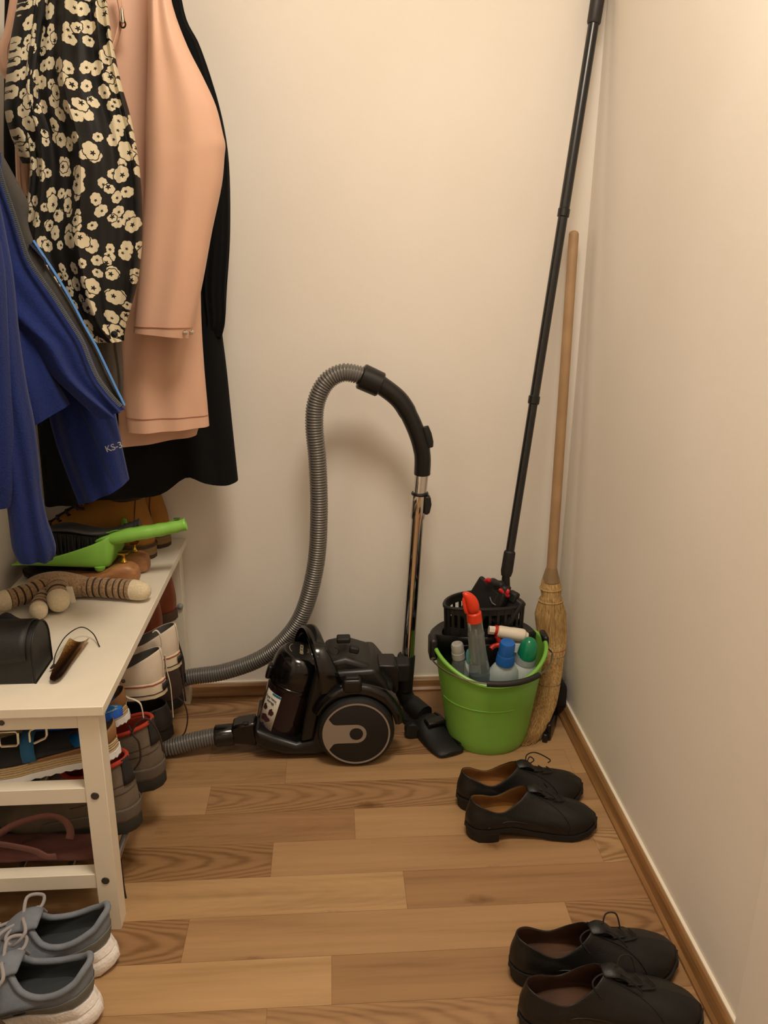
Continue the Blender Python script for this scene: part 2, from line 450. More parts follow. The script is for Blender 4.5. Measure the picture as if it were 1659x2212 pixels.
    # tongue
    if p.get('tongue'):
        tl, tw, tz = p['tongue']; base = surf(m / 2, 0.8); tip = K[m // 2] + Vector((-tl, 0, tz)); rowsT = []
        for i in range(9):
            f = i / 8; c = base.lerp(tip, f) + Vector((0, 0, 0.012 * sin(pi * f))); hw = tw * (0.7 + 0.3 * f) * (1 if f < 0.85 else 0.8)
            rowsT.append([c + Vector((0.25 * abs(a) * hw * 0.5, a * hw, -0.35 * hw * a * a)) for a in [-1, -0.6, -0.2, 0.2, 0.6, 1]])
        obj('tongue', MB().grid(rowsT, False), [mats.get('tongue', mats['upper']), mats.get('tongue', mats['upper'])], root, solid=p.get('tongue_t', 0.004), soff=0, sub=1, local=True)
    # laces
    if p.get('laces'):
        n, r, t0, t1, spread = p['laces']; lm = mats['lace']
        for i in range(n):
            t = t0 + (t1 - t0) * i / max(1, n - 1)
            pts = []
            for a in (-1, -0.6, 0, 0.6, 1):
                q = surf(m / 2 + a * spread, t); pts.append(q + Vector((0, 0, r * (1.1 - 0.3 * abs(a)) + 0.002)))
            if p.get('lace_cross') and i < n - 1:
                q = surf(m / 2 + spread, t0 + (t1 - t0) * (i + 1) / (n - 1)); pts[-1] = q + Vector((0, 0, r + 0.002))
            obj('lace', MB().tube(crom(pts, 4), r, 8, flat=p.get('lace_flat')), lm, root, local=True)
        for loop in p.get('bow', []):
            k = surf(m / 2, t1) + Vector((0, 0, r + 0.003))
            obj('lace_loop', MB().tube(crom([k + Vector(q) for q in loop], 6), r, 8, flat=p.get('lace_flat')), lm, root, local=True)
    p['surf'] = surf; p['m'] = m; p['K'] = K
    return u
def copy_thing(o, **kw):
    """a copy of a thing and of each of its parts and sub-parts"""
    c = o.copy(); COL.objects.link(c)
    for ch in o.children:
        d = ch.copy(); COL.objects.link(d); d.parent = c
        for g in ch.children:
            e = g.copy(); COL.objects.link(e); e.parent = d
    return c

# black leather dress shoes
BLK = mat('black_leather', '0e0d0c', 0.45, bump=0.25, bscale=500, noise=0.25, nscale=30, spec=0.45)
BLKSOLE = mat('black_rubber_sole', '0c0b0a', 0.65)
TAN_LINING = mat('tan_leather_lining', '8a5f30', 0.55, noise=0.25, nscale=25)
BROWN_LINING = mat('dark_brown_lining', '4a2f1c', 0.6, noise=0.25, nscale=25)
LACE_BLK = mat('black_lace', '141210', 0.8)
def dress_shoe(label, loc, rz, side, lining, bow, group, L=0.29):
    t = thing('dress_shoe', label, 'shoe', loc, (0, 0, radians(rz)), group)
    def stop(x): return 0.031 if x < 0.3 else sinterp(x, [0.3, 0.55, 0.75, 1.0], [0.031, 0.017, 0.012, 0.026])
    def sbot(x): return 0.022 if x < 0.3 else sinterp(x, [0.3, 0.55, 0.75, 1.0], [0.022, 0.006, 0.0, 0.014])
    p = dict(L=L, W=0.052, side=side, curve=0.012, spring=0.0, sole_top=stop, sole_bot=sbot, heel=(0.27, 0.023), sole_out=1.06,
             collar_x=(0.008, 0.134), collar_w=0.031, collar_z=[0.089, 0.083, 0.068, 0.088, 0.103], toe_h=0.034, vamp=0.95, bulge=0.007,
             thick=0.003, laces=(4, 0.0014, 0.62, 0.9, 3.0), bow=bow, lace_cross=True, tongue=(0.004, 0.018, -0.001), tongue_t=0.0025,
             mats=dict(upper=BLK, lining=lining, sole=BLKSOLE, lace=LACE_BLK, tongue=BLK))
    shoe(t, p)
    # stitched facing line from the throat down to the welt, both sides, and the toe seam
    surf, m = p['surf'], p['m']
    for sgn in (-1, 1):
        pts = [surf(m / 2 + sgn * a, b) + Vector((0, 0, 0.0003)) for a, b in ((3.2, 0.99), (3.6, 0.85), (4.4, 0.7), (6.2, 0.5), (8.2, 0.25), (9.5, 0.06))]
        obj('facing_seam', MB().tube(crom(pts, 5), 0.0011, 6), BLK, t, local=True)
        pts = [surf(m / 2 + sgn * a, b) for a, b in ((9.6, 0.1), (13, 0.45), (17, 0.4), (21, 0.1))]
        obj('quarter_seam', MB().tube(crom(pts, 5), 0.0008, 6), BLK, t, local=True)
    return t
bowA = [[(0, 0, 0), (0.004, 0.012, 0.016), (0.03, 0.026, 0.012), (0.066, 0.03, -0.012), (0.06, 0.024, -0.016)],
        [(0, 0, 0), (0.012, 0.014, 0.010), (0.022, 0.012, 0.002), (0.01, 0.004, 0.0)]]
bowB = [[(0, 0, 0), (0.008, 0.012, 0.018), (0.028, 0.016, 0.014), (0.036, 0.012, -0.012)],
        [(0, 0, 0), (-0.03, -0.008, 0.004), (-0.045, -0.022, 0.0), (-0.03, -0.03, -0.022)],
        [(0, 0, 0), (0.014, -0.02, 0.006), (0.036, -0.026, -0.018)]]
bowC = [[(0, 0, 0), (0.02, -0.016, 0.004), (0.04, -0.02, -0.016)], [(0, 0, 0), (0.018, 0.016, 0.004), (0.03, 0.022, -0.012)]]
dress_shoe('black tan-lined dress shoe touching the front of the green bucket, lace loop sticking up', (0.268, 1.648, 0), 4.5, -1, TAN_LINING, bowA, 'tan-lined black dress shoes by the bucket', 0.296)
dress_shoe('black tan-lined dress shoe, the nearer one of the pair before the green bucket', (0.272, 1.548, 0), 2.0, 1, TAN_LINING, bowC, 'tan-lined black dress shoes by the bucket', 0.286)
dress_shoe('black dress shoe with dark brown inside at lower right, toe touching the skirting', (0.29, 1.168, 0), 1.0, -1, BROWN_LINING, bowB, 'dark-lined black dress shoes at lower right', 0.298)
dress_shoe('black dress shoe with dark inside in the bottom right corner, lowest of all', (0.284, 1.066, 0), -0.5, 1, BROWN_LINING, bowB, 'dark-lined black dress shoes at lower right', 0.298)

# grey-blue running shoes
KNIT = mat('grey_blue_knit', '767d87', 0.85, bump=0.35, bscale=700, noise=0.1, nscale=60)
KNITIN = mat('dark_knit_lining', '33383c', 0.9)
FOAM = mat('white_foam_sole', 'f2eeea', 0.7, bump=0.8, bscale=160)
LACE_GREY = mat('grey_lace', '9a9596', 0.85)
GREYTAB = mat('grey_heel_counter', '6d706c', 0.6)
def running_shoe(label, loc, rz, side, logo):
    t = thing('running_shoe', label, 'shoe', loc, (0, 0, radians(rz)), 'grey running shoes by the bench leg')
    def stop(x): return sinterp(x, [0, 0.3, 0.7, 1.0], [0.052, 0.043, 0.030, 0.034])
    def sbot(x): return sinterp(x, [0, 0.12, 0.7, 1.0], [0.010, 0.0, 0.0, 0.016])
    p = dict(L=0.285, W=0.05, side=side, curve=0.01, spring=0, sole_top=stop, sole_bot=sbot, sole_out=1.12, heel_flare=0.012,
             sole_prof=[(0.0, 0.92), (0.18, 1.02), (0.55, 1.04), (0.66, 0.985), (0.72, 1.02), (1.0, 0.98)],
             collar_x=(-0.004, 0.125), collar_w=0.037, collar_z=[0.116, 0.098, 0.080, 0.084, 0.108], toe_h=0.03, bulge=0.008, vamp=0.8,
             thick=0.005, collar_r=0.0055, tongue=(0.022, 0.030, 0.010), tongue_t=0.009,
             laces=(5, 0.003, 0.45, 0.95, 3.4), lace_cross=True,
             bow=[[(0, 0, 0), (-0.01, 0.025, 0.025), (-0.02, 0.05, 0.02), (0.0, 0.055, 0.0), (0.02, 0.03, -0.005), (0.004, 0, 0.004)],
                  [(0, 0, 0), (0.0, -0.03, 0.022), (-0.022, -0.045, 0.012), (-0.02, -0.03, 0.0), (0.004, 0, 0.004)],
                  [(0, 0, 0), (-0.015, -0.03, 0.0), (-0.02, -0.052, -0.03)], [(0, 0, 0), (0.03, 0.03, 0.0), (0.035, 0.052, -0.03)]],
             mats=dict(upper=KNIT, lining=KNITIN, sole=FOAM, lace=LACE_GREY, collar=KNIT, tongue=KNIT))
    shoe(t, p)
    surf, m = p['surf'], p['m']
    # smoother heel counter wrapped round the back
    rows = []
    for i in range(7):
        rows.append([surf(j, 0.06 + 0.42 * i / 6 * (1 - 0.55 * min(1, abs(j) / 15) ** 1.5)) + Vector(((-0.0016 if abs(j) < 6 else 0), (0.0016 if j > 3 else -0.0016 if j < -3 else 0), 0)) for j in range(-15, 16)])
    obj('heel_counter', MB().grid(rows, False), GREYTAB, t, local=True, solid=0.001)
    if logo:      # small dark oval and strokes printed on the outer side
        for (j0, t0, j1, t1, r) in ((12.2, 0.2, 12.2, 0.27, 0.0022),):
            ring = [surf(-logo * (12.0 + 0.55 * cos(a)), 0.23 + 0.05 * sin(a)) + Vector((0, -logo * 0.0028, 0)) for a in [2 * pi * k / 16 for k in range(16)]]
            obj('side_badge', MB().tube(ring, 0.0011, 6, closed=True), LACE_BLK, t, local=True)
    pts = [surf(-1 * side_sign(rz) * a, b) + Vector((0, -side_sign(rz) * 0.002, 0)) for a, b in ((18.0, 0.3), (19.5, 0.28), (21, 0.25))]
    obj('side_stripe', MB().tube(crom(pts, 4), 0.0014, 6), LACE_BLK, t, local=True)
    return t
def side_sign(rz): return -1 if abs(rz) > 90 else 1
running_shoe('grey running shoe with white sole beside the bench leg, farther of the pair', (-0.405, 1.24, 0), 182, 1, 0)
running_shoe('grey running shoe with thick white sole and small dark oval badge, bottom left corner', (-0.405, 1.128, 0), 180, -1, -1)

# ------------------------------------------------------------------ vacuum cleaner
GLOSS = mat('gloss_black_plastic', '0b0b0c', 0.16, spec=0.6)
SATIN = mat('satin_black_plastic', '0f0f0f', 0.36)
MATTE = mat('matte_black_plastic', '111110', 0.6, bump=0.1, bscale=600)
DECK = mat('dark_grey_plastic', '191817', 0.42, bump=0.1, bscale=600)
SILVER = mat('silver_paint', 'a39a90', 0.38, metal=0.5)
CHROME = mat('chrome', 'dddad6', 0.06, metal=1.0)
HOSE = mat('grey_hose_plastic', '75726e', 0.32, metal=0.35)
HOSEDARK = mat('hose_groove', '3c3a38', 0.5)
SMOKE = mat('smoked_plastic', '2a1c20', 0.12, trans=0.35, spec=0.6)
PRINT = mat('pale_print', 'b9ab90', 0.6)
vac = thing('vacuum_cleaner', 'black cylinder vacuum cleaner with grey hose and chrome tube by the back wall', 'vacuum cleaner', (0.0, 1.93, 0))
# chassis
prof = [(-0.2019,1.86,0.0896),(-0.2015,1.86,0.0485),(-0.1751,1.86,0.0293),(-0.1246,1.86,0.0142),(-0.0453,1.86,-0.0153),(0.0815,1.86,-0.0098),(0.1346,1.86,0.0602),(0.1366,1.86,0.1436),(0.1229,1.86,0.2045),(0.0961,1.86,0.2426),(-0.0265,1.86,0.2367),(-0.0389,1.86,0.175),(-0.062,1.86,0.0534),(-0.1009,1.86,0.0446),(-0.1567,1.86,0.0674)]
obj('chassis', MB().prism([(a[0], 1.85, max(a[2], 0.012)) for a in prof], (0, 0.165, 0)), SATIN, vac, bevel=0.012, bseg=3)
# wheels
WX, WZ, WR = 0.046, 0.0925, 0.0925
def wheel(yo, yi, s):
    My = Matrix.Translation((WX, yo, WZ)) @ Matrix.Rotation(radians(90) * s, 4, 'X')
    d = abs(yi - yo)
    w = obj('wheel', MB().lathe([(0.0, -0.001), (0.081, -0.001), (0.083, 0.0), (0.089, 0.003), (WR, 0.010), (WR, d - 0.006), (0.088, d), (0.0, d)], 64, Matrix.Translation((WX, yo, WZ)) @ Matrix.Rotation(-radians(90) * s, 4, 'X')), MATTE, vac, ang=30)
    return w
w1 = wheel(1.813, 1.856, 1)
yo = 1.8125
def ringpts(r, y, n=64): return [(WX + r * cos(2 * pi * k / n), y, WZ + r * sin(2 * pi * k / n)) for k in range(n)]
obj('wheel_rim', MB().grid([ringpts(0.0775, yo + 0.002), ringpts(0.0775, yo - 0.0015), ringpts(0.0815, yo - 0.0015), ringpts(0.0815, yo + 0.002)], True), SILVER, w1, ang=25)
pts = [(0.0778 * cos(radians(a)), 0.0778 * sin(radians(a))) for a in range(148, 213, 4)]
pts += [(-0.056, -0.0275), (-0.052, -0.0255), (-0.046, -0.0245), (0, -0.0245)]
pts += [(0.0245 * cos(radians(a)), 0.0245 * sin(radians(a))) for a in range(-80, 81, 10)]
pts += [(0, 0.0245), (-0.046, 0.0245), (-0.052, 0.0255), (-0.056, 0.0275)]
obj('hub_plate', MB().prism([(WX + a, yo + 0.001, WZ + b) for a, b in pts], (0, -0.0022, 0)), SILVER, w1, ang=30)
obj('hub_cap', MB().lathe([(0.0, 0.0), (0.0155, 0.0), (0.0165, 0.001), (0.0165, 0.004), (0, 0.004)], 32, Matrix.Translation((WX, yo - 0.002, WZ)) @ Matrix.Rotation(-pi / 2, 4, 'X')), MATTE, w1)
wheel(2.048, 2.008, -1)
# glossy fender over the near wheel, and the far one
for name, ya, yb in (('fender', 1.822, 1.868), ('fender', 1.998, 2.042)):
    rows = []
    for k in range(25):
        a = radians(8 + 146 * k / 24); ro = 0.117 + 0.006 * sin(radians(180) * k / 24); ri = 0.096
        rows.append([(WX + r * cos(a), y_, WZ + 0.001 + r * sin(a)) for r, y_ in ((ri, ya + 0.004), (ro - 0.012, ya), (ro - 0.003, ya + 0.006), (ro, ya + 0.016), (ro, yb), (ri, yb))])
    obj(name, MB().grid(rows, True, 0, True, True), GLOSS, vac, ang=50)
# upper deck with its controls
prof = [(-0.0288,1.955,0.2568),(0.0235,1.955,0.268),(0.0755,1.955,0.2499),(0.1128,1.955,0.2192),(0.141,1.955,0.1873),(0.1316,1.955,0.1536),(-0.0304,1.955,0.1772)]
dk = obj('top_cover', MB().prism([(a[0], 1.862, a[2]) for a in prof], (0, 0.136, 0)), DECK, vac, bevel=0.012, bseg=3)
a = (-0.0209,1.862,0.2942)
obj('latch_line', MB().tube(crom([(-0.0187,1.861,0.2946), (-0.0101,1.861,0.2822), (0.0031,1.861,0.2794), (0.0077,1.861,0.2902), (-0.0032,1.861,0.299)], 6), 0.0012, 6), SATIN, dk)
p0 = Vector((0.0447,1.885,0.2761))
obj('slide_switch', MB().box(p0 + Vector((0, 0, 0.004)), (0.024, 0.02, 0.016), M=Matrix.Rotation(radians(14), 4, 'Y')), MATTE, dk, bevel=0.004)
p0 = Vector((0.02,1.94,0.2828))
obj('power_button', MB().box(p0, (0.034, 0.03, 0.014)), MATTE, dk, bevel=0.004)
obj('rear_block', MB().prism([(a[0], 1.895, a[2]) for a in [(0.1032,1.93,0.2295),(0.146,1.93,0.2281),(0.1554,1.93,0.2074),(0.1533,1.93,0.1558),(0.1393,1.93,0.1459),(0.1229,1.93,0.1801)]], (0, 0.07, 0)), SATIN, vac, bevel=0.004)
obj('tube_holder', MB().box((0.164, 1.985, 0.172), (0.05, 0.05, 0.05)), MATTE, vac, bevel=0.005)
p0 = Vector((0.0381,1.83,0.216))
rb = obj('cable_button', MB().box(p0, (0.046, 0.03, 0.036)), SATIN, vac, bevel=0.009, bseg=4)
obj('button_cap', MB().box(p0 + Vector((0, -0.002, 0.02)), (0.032, 0.02, 0.008)), MATTE, rb, bevel=0.003)
# dust container on a leaning axis, lid above it
AX = Vector((0.052, 0.0, 0.160)).normalized()
base = Vector((-0.152, 1.93, 0.030))
MC = frame(base, (0, 1, 0), (-AX.z, 0, AX.x)) ; MC = Matrix(((AX.z, 0, AX.x, base.x), (0, 1, 0, base.y), (-AX.x, 0, AX.z, base.z), (0, 0, 0, 1)))
dc = obj('dust_container', MB().lathe([(0.0, 0.0), (0.052, 0.0), (0.058, 0.006), (0.0605, 0.02), (0.063, 0.165), (0.0, 0.165)], 48, MC), SMOKE, vac, ang=30)
obj('filter_core', MB().lathe([(0.0, 0.01), (0.034, 0.01), (0.034, 0.16), (0, 0.16)], 32, MC), mat('brown_grey_core', '4a3d33', 0.6), dc)
obj('container_rim', MB().lathe([(0.0625, 0.146), (0.0645, 0.150), (0.0645, 0.158), (0.0625, 0.16)], 48, MC, cap0=False, cap1=False), GLOSS, dc)
lid = obj('lid', MB().lathe([(0.0, 0.163), (0.066, 0.163), (0.0675, 0.167), (0.067, 0.185), (0.0655, 0.205), (0.061, 0.224), (0.052, 0.236), (0.047, 0.2385), (0.0, 0.2395)], 56, MC), GLOSS, vac, ang=30)
obj('lid_label', MB().lathe([(0.0, 0.2398), (0.046, 0.2392), (0.0465, 0.2380), (0.0, 0.2380)], 48, MC), DECK, lid)
def lid_text(body, size, u, w, nm='lettering'):
    o = MC @ Vector((u, w, 0.2403)); xa = Vector((0, 1, 0)); ya = -(MC.to_3x3() @ Vector((1, 0, 0)))
    return obj(nm, text_mesh(body, size, frame(o, xa, ya)), PRINT, lid, smooth=False)
lid_text('BOSCH', 0.0125, -0.006, 0.008)
lid_text('Serie 2', 0.008, 0.011, 0.004)
obj('print_dash', MB().tube([MC @ Vector((0.022, -0.004, 0.2402)), MC @ Vector((0.0235, 0.008, 0.2402))], 0.0012, 6, flat=0.3), PRINT, lid)
ringl = [MC @ Vector((-0.006 + 0.0045 * cos(2 * pi * k / 20), -0.017 + 0.0045 * sin(2 * pi * k / 20), 0.2403)) for k in range(20)]
obj('logo', MB().tube(ringl, 0.0005, 6, closed=True).tube([MC @ Vector((-0.0085, -0.0185, 0.2403)), MC @ Vector((-0.0035, -0.0185, 0.2403))], 0.0005, 6).tube([MC @ Vector((-0.0085, -0.0155, 0.2403)), MC @ Vector((-0.0035, -0.0155, 0.2403))], 0.0005, 6), PRINT, lid)
arc = [MC @ Vector((0.037 * cos(a), 0.037 * sin(a), 0.2402)) for a in [radians(q) for q in range(145, 216, 5)]]
obj('print_arc', MB().tube(arc, 0.0006, 6, flat=0.4), PRINT, lid)
obj('lid_clip', MB().box(MC @ Vector((-0.068, -0.006, 0.168)), (0.012, 0.03, 0.035), M=MC.to_3x3().to_4x4()), SATIN, lid, bevel=0.004)
# paper sticker wrapped on the container's front left
def cyl(a, h, r): return MC @ Vector((r * cos(a), r * sin(a), h))
def rad(h): return interp(h, [0.02, 0.165], [0.0605, 0.063]) + 0.0006
STK = mat('white_sticker', 'cfc8ba', 0.55)
a0, a1 = radians(-158), radians(-112)
def stick(aa, ab, ha, hb, r=0.0, n=8):
    return MB().grid([[cyl(aa + (ab - aa) * i / n, h, rad(h) + r) for i in range(n + 1)] for h in (ha, hb)], False)
st = obj('sticker', stick(a0, a1, 0.022, 0.132), STK, dc, solid=0.0003)
obj('sticker_band', stick(radians(-136), a1, 0.126, 0.1318, 0.0005), mat('teal_print', '2a7c94', 0.5), st)
DKR = mat('dark_red_print', '4a2228', 0.6); INK = mat('ink_print', '3b3437', 0.6)
for tx, h in (('Easy home', 0.116), ('storage', 0.106)):
    am = (a0 + a1) / 2; o = cyl(am, h, rad(h) + 0.0006); rr = MC.to_3x3()
    obj('lettering', text_mesh(tx, 0.0085, frame(o, rr @ Vector((-sin(am), cos(am), 0)), rr @ Vector((0, 0, 1))), 0.0003), INK, st, smooth=False)
for (aa, ab, ha, hb, mm) in ((-154, -140, 0.078, 0.094, DKR), (-133, -119, 0.072, 0.090, DKR), (-152, -124, 0.050, 0.068, DKR), (-147, -130, 0.030, 0.044, mat('dark_violet_print', '3a2c48', 0.6))):
    am, hm = radians((aa + ab) / 2), (ha + hb) / 2
    ringp = [cyl(am + radians(ab - aa) / 2 * cos(q) * (1 + 0.15 * cos(3 * q)), hm + (hb - ha) / 2 * sin(q) * (1 + 0.2 * sin(5 * q)), rad(hm) + 0.0006) for q in [2 * pi * k / 24 for k in range(24)]]
    c = cyl(am, hm, rad(hm) + 0.0009)
    obj('sticker_picture', MB().add(ringp + [c], [(k, (k + 1) % 24, 24) for k in range(24)]), mm, st, smooth=False)
# carrying handle arching across the machine
hp = crom([(-0.012, 1.852, 0.195), (-0.024, 1.852, 0.245), (-0.040, 1.872, 0.288), (-0.056, 1.93, 0.306), (-0.070, 1.985, 0.290), (-0.080, 2.008, 0.25), (-0.078, 2.008, 0.20)], 8)
rows = []
for i, p in enumerate(hp):
    t = (hp[min(i + 1, len(hp) - 1)] - hp[max(i - 1, 0)]).normalized()
    wv = Vector((1, 0.25, 0)); wv = (wv - t * wv.dot(t)).normalized(); nv = t.cross(wv); f = abs(i / (len(hp) - 1) - 0.5) * 2
    hw = 0.017 + 0.016 * f ** 2; th = 0.011 + 0.004 * f
    rows.append([p + wv * hw * (1 if abs(cos(q)) > 0.999 else abs(cos(q)) ** 0.5 * (1 if cos(q) > 0 else -1)) + nv * th * (abs(sin(q)) ** 0.6 * (1 if sin(q) > 0 else -1)) for q in [2 * pi * k / 20 for k in range(20)]])
obj('carrying_handle', MB().grid(rows, True, 0, True, True), GLOSS, vac, ang=60)
obj('side_column', MB().prism([(a[0], 1.848, a[2]) for a in [(-0.0387,1.85,0.2813),(-0.0197,1.85,0.2417),(-0.0276,1.85,0.1801),(-0.0572,1.85,0.0569),(-0.0913,1.85,0.0504),(-0.0654,1.85,0.1814)]], (0, 0.03, 0)), SATIN, vac, bevel=0.008)
# hose inlet
a = Vector((-0.3023,1.9,0.0458)); b = Vector((-0.2597,1.9,0.0495)); c = Vector((-0.2034,1.9,0.0526))
d_ = (b - a).normalized()
obj('inlet_elbow', MB().prism([(q[0], 1.877, q[2]) for q in [(-0.2606,1.89,0.079),(-0.2466,1.89,0.0862),(-0.2009,1.89,0.0923),(-0.1991,1.89,0.027),(-0.2606,1.89,0.0347)]], (0, 0.05, 0)), GLOSS, vac, bevel=0.006)
obj('hose_connector', MB().tube([a, a + d_ * 0.002, b, b + d_ * 0.004], [0.0255, 0.0275, 0.027, 0.025], 32), GLOSS, vac, ang=30)
obj('inlet_button', MB().box(Vector((-0.2244,1.875,0.0943)), (0.014, 0.012, 0.006)), MATTE, vac, bevel=0.002)
# corrugated hose
path = [a, Vector((-0.3546,1.895,0.0378)), Vector((-0.4228,1.89,0.0253)), Vector((-0.463, 1.905, 0.034)), Vector((-0.492, 1.96, 0.036)), Vector((-0.488, 2.04, 0.046)),
        Vector((-0.45, 2.098, 0.068))] + [Vector(q) for q in ((-0.4078,2.113,0.097), (-0.3073,2.11,0.1134), (-0.2053,2.1,0.1539), (-0.1344,2.085,0.2161), (-0.0827,2.07,0.3011), (-0.0469,2.06,0.4353), (-0.0355,2.05,0.5744), (-0.036,2.05,0.7051), (-0.0417,2.05,0.7974), (-0.0348,2.05,0.8583), (-0.0094,2.05,0.9047), (0.0306,2.05,0.9253), (0.077,2.05,0.9172))]
path[0] = a + d_ * 0.004
pp = crom(path, 24)
L = [0.0]
for i in range(1, len(pp)): L.append(L[-1] + (pp[i] - pp[i - 1]).length)
pitch = 0.0068; nr = int(L[-1] / pitch) * 6; P2 = []; R2 = []; k = 0
for i in range(nr + 1):
    s = L[-1] * i / nr
    while k < len(L) - 2 and L[k + 1] < s: k += 1
    f = (s - L[k]) / max(1e-9, L[k + 1] - L[k]); P2.append(pp[k].lerp(pp[k + 1], f))
    ph = (i % 6) / 6; R2.append(0.0192 + 0.0034 * max(0.0, sin(pi * min(1, ph / 0.8))) ** 0.5 if ph < 0.8 else 0.0192)
obj('hose', MB().tube(P2, R2, 20), HOSE, vac, ang=80)
# hand grip
g0, g1 = Vector((0.0714,2.05,0.9173)), Vector((0.1202,2.05,0.8947)); dd = (g1 - g0).normalized()
grip = obj('hand_grip', MB().tube(crom([g1 - dd * 0.01, g1, Vector((0.1686,2.052,0.8536)), Vector((0.2042,2.052,0.7871)), Vector((0.2223,2.055,0.7259)), Vector((0.2236,2.06,0.6703))], 8), [0.0225] * 20 + [0.021] * 12 + [0.0205] * 9, 28, flat=1.0), SATIN, vac)
obj('grip_collar', MB().tube([g0, g0 + dd * 0.003, g1 - dd * 0.003, g1], [0.0285, 0.0315, 0.0305, 0.0275], 32), SATIN, grip, ang=30)
obj('air_slider', MB().tube([(0.2278,2.05,0.7918), (0.2337,2.05,0.7733), (0.2386,2.05,0.7525), (0.2411,2.05,0.7408)], [0.009, 0.011, 0.011, 0.008], 12), MATTE, grip)
# telescopic chrome tube
t0, t1, t2, t3 = Vector((0.2235,2.06,0.6775)), Vector((0.2181,2.057,0.6209)), Vector((0.2127,2.055,0.5608)), Vector((0.1878,2.03,0.1767))
tu = obj('telescopic_tube', MB().tube([t1, t2, t2 + (t3 - t2).normalized() * 0.006, t3], [0.0205, 0.0205, 0.0175, 0.0175], 36), CHROME, vac, ang=30)
obj('upper_tube', MB().tube([t0, t1], 0.0172, 36), CHROME, tu)
obj('seal_ring', MB().tube([t1 - Vector((0, 0, 0.004)), t1, t1 + Vector((0, 0, 0.004))], [0.0205, 0.0222, 0.0205], 32), SATIN, tu)
obj('lock_slider', MB().prism([(q[0], 2.035, q[2]) for q in [(0.2291,2.04,0.6182),(0.2431,2.04,0.6168),(0.2457,2.04,0.5963),(0.2414,2.04,0.5746),(0.2345,2.04,0.5699),(0.2274,2.04,0.5724)]], (0, 0.026, 0)), MATTE, tu, bevel=0.003)
cf, cg = Vector((0.1852,2.03,0.1902)), Vector((0.1798,2.03,0.0901))
obj('tube_cuff', MB().tube([cf, cf + (cg - cf) * 0.04, cg], [0.0215, 0.0235, 0.0225], 28), MATTE, vac, ang=30)
noz = Vector((0.240, 1.958, 0.0))
nk = obj('swivel_neck', MB().tube(crom([cg, cg + (cg - cf).normalized() * 0.012, Vector((0.1928,2.02,0.0567)), noz + Vector((-0.012, 0.012, 0.045))], 6), [0.0225] * 8 + [0.023] * 5 + [0.026] * 6, 24), MATTE, vac)
# floor head
dl = Vector((0.36, -0.93, 0)).normalized(); dw = Vector((dl.y, -dl.x, 0)) * -1
rows = []
for i in range(17):
    t = -1 + 2 * i / 16; e = max(0.0, 1 - abs(t) ** 6); hw = 0.044 * (0.72 + 0.28 * e); hh = 0.022 + 0.033 * exp(-(t / 0.35) ** 2) * 0.9; hh *= 0.55 + 0.45 * e
    c = noz + dl * t * 0.128
    rows.append([c + dw * u * hw + Vector((0, 0, 0.003 + w * hh)) for u, w in ((-1, 0), (-1.04, 0.3), (-0.85, 0.75), (-0.3, 1), (0.3, 0.98), (0.85, 0.6), (1.04, 0.25), (1, 0))])
nz = obj('floor_head', MB().grid(rows, True, 0, True, True), MATTE, vac, sub=1, ang=70)
obj('pedal', MB().box(noz + dl * 0.03 + Vector((0, 0, 0.050)), (0.05, 0.03, 0.010), M=Matrix.Rotation(radians(20), 4, 'Z')), SATIN, nz, bevel=0.003)
obj('head_trim', MB().tube([noz + dl * t * 0.128 + dw * 0.03 + Vector((0, 0, 0.003 + 0.75 * (0.022 + 0.03 * exp(-(t / 0.35) ** 2)))) for t in [-0.2 + 1.05 * k / 12 for k in range(13)]], 0.004, 8), SATIN, nz)
obj('head_roller', MB().lathe([(0, -0.012), (0.018, -0.012), (0.02, -0.009), (0.02, 0.009), (0.018, 0.012), (0, 0.012)], 24, Matrix.Translation(noz - dw * 0.05 + Vector((0, 0, 0.022))) @ Matrix.Rotation(pi / 2, 4, 'X')), MATTE, nz)

# ------------------------------------------------------------------ bucket, wringer, bottles
GREEN = mat('lime_plastic', '82be4c', 0.4, sss=0.0, noise=0.05, nscale=12)
BC = Vector((0.387, 1.94, 0))
bucket = thing('bucket', 'lime green plastic mop bucket holding cleaning bottles in the right corner', 'bucket', BC)
def brim(a):      # rim height round the bucket: dips at the front
    return 0.262 - 0.052 * max(0.0, -sin(a)) ** 1.6
def brad(z_): return interp(z_, [0, 0.012, 0.20, 0.27], [0.096, 0.103, 0.131, 0.141])
rows = []; NB = 72
for i in range(15):
    f = i / 14
    rows.append([BC + Vector((brad(brim(a) * f) * cos(a), brad(brim(a) * f) * sin(a), brim(a) * f)) for a in [2 * pi * k / NB for k in range(NB)]])
rows.append([BC + Vector(((brad(brim(a)) + 0.004) * cos(a), (brad(brim(a)) + 0.004) * sin(a), brim(a) + 0.001)) for a in [2 * pi * k / NB for k in range(NB)]])
inner = []
for i in range(14, 0, -1):
    f = i / 14
    inner.append([BC + Vector(((brad(brim(a) * f) - 0.004) * cos(a), (brad(brim(a) * f) - 0.004) * sin(a), brim(a) * f + (0.004 if i == 1 else 0))) for a in [2 * pi * k / NB for k in range(NB)]])
obj('pail', MB().grid(rows + inner, True, 0, True, True), GREEN, bucket, ang=60)
rows = []
for k in range(41):      # moulded line low on the front
    a = radians(-165 + 95 * k / 40); r = brad(0.135) + 0.0008
    rows.append(BC + Vector((r * cos(a), r * sin(a), 0.135)))
obj('moulded_line', MB().tube(rows, 0.0011, 8), GREEN, bucket)
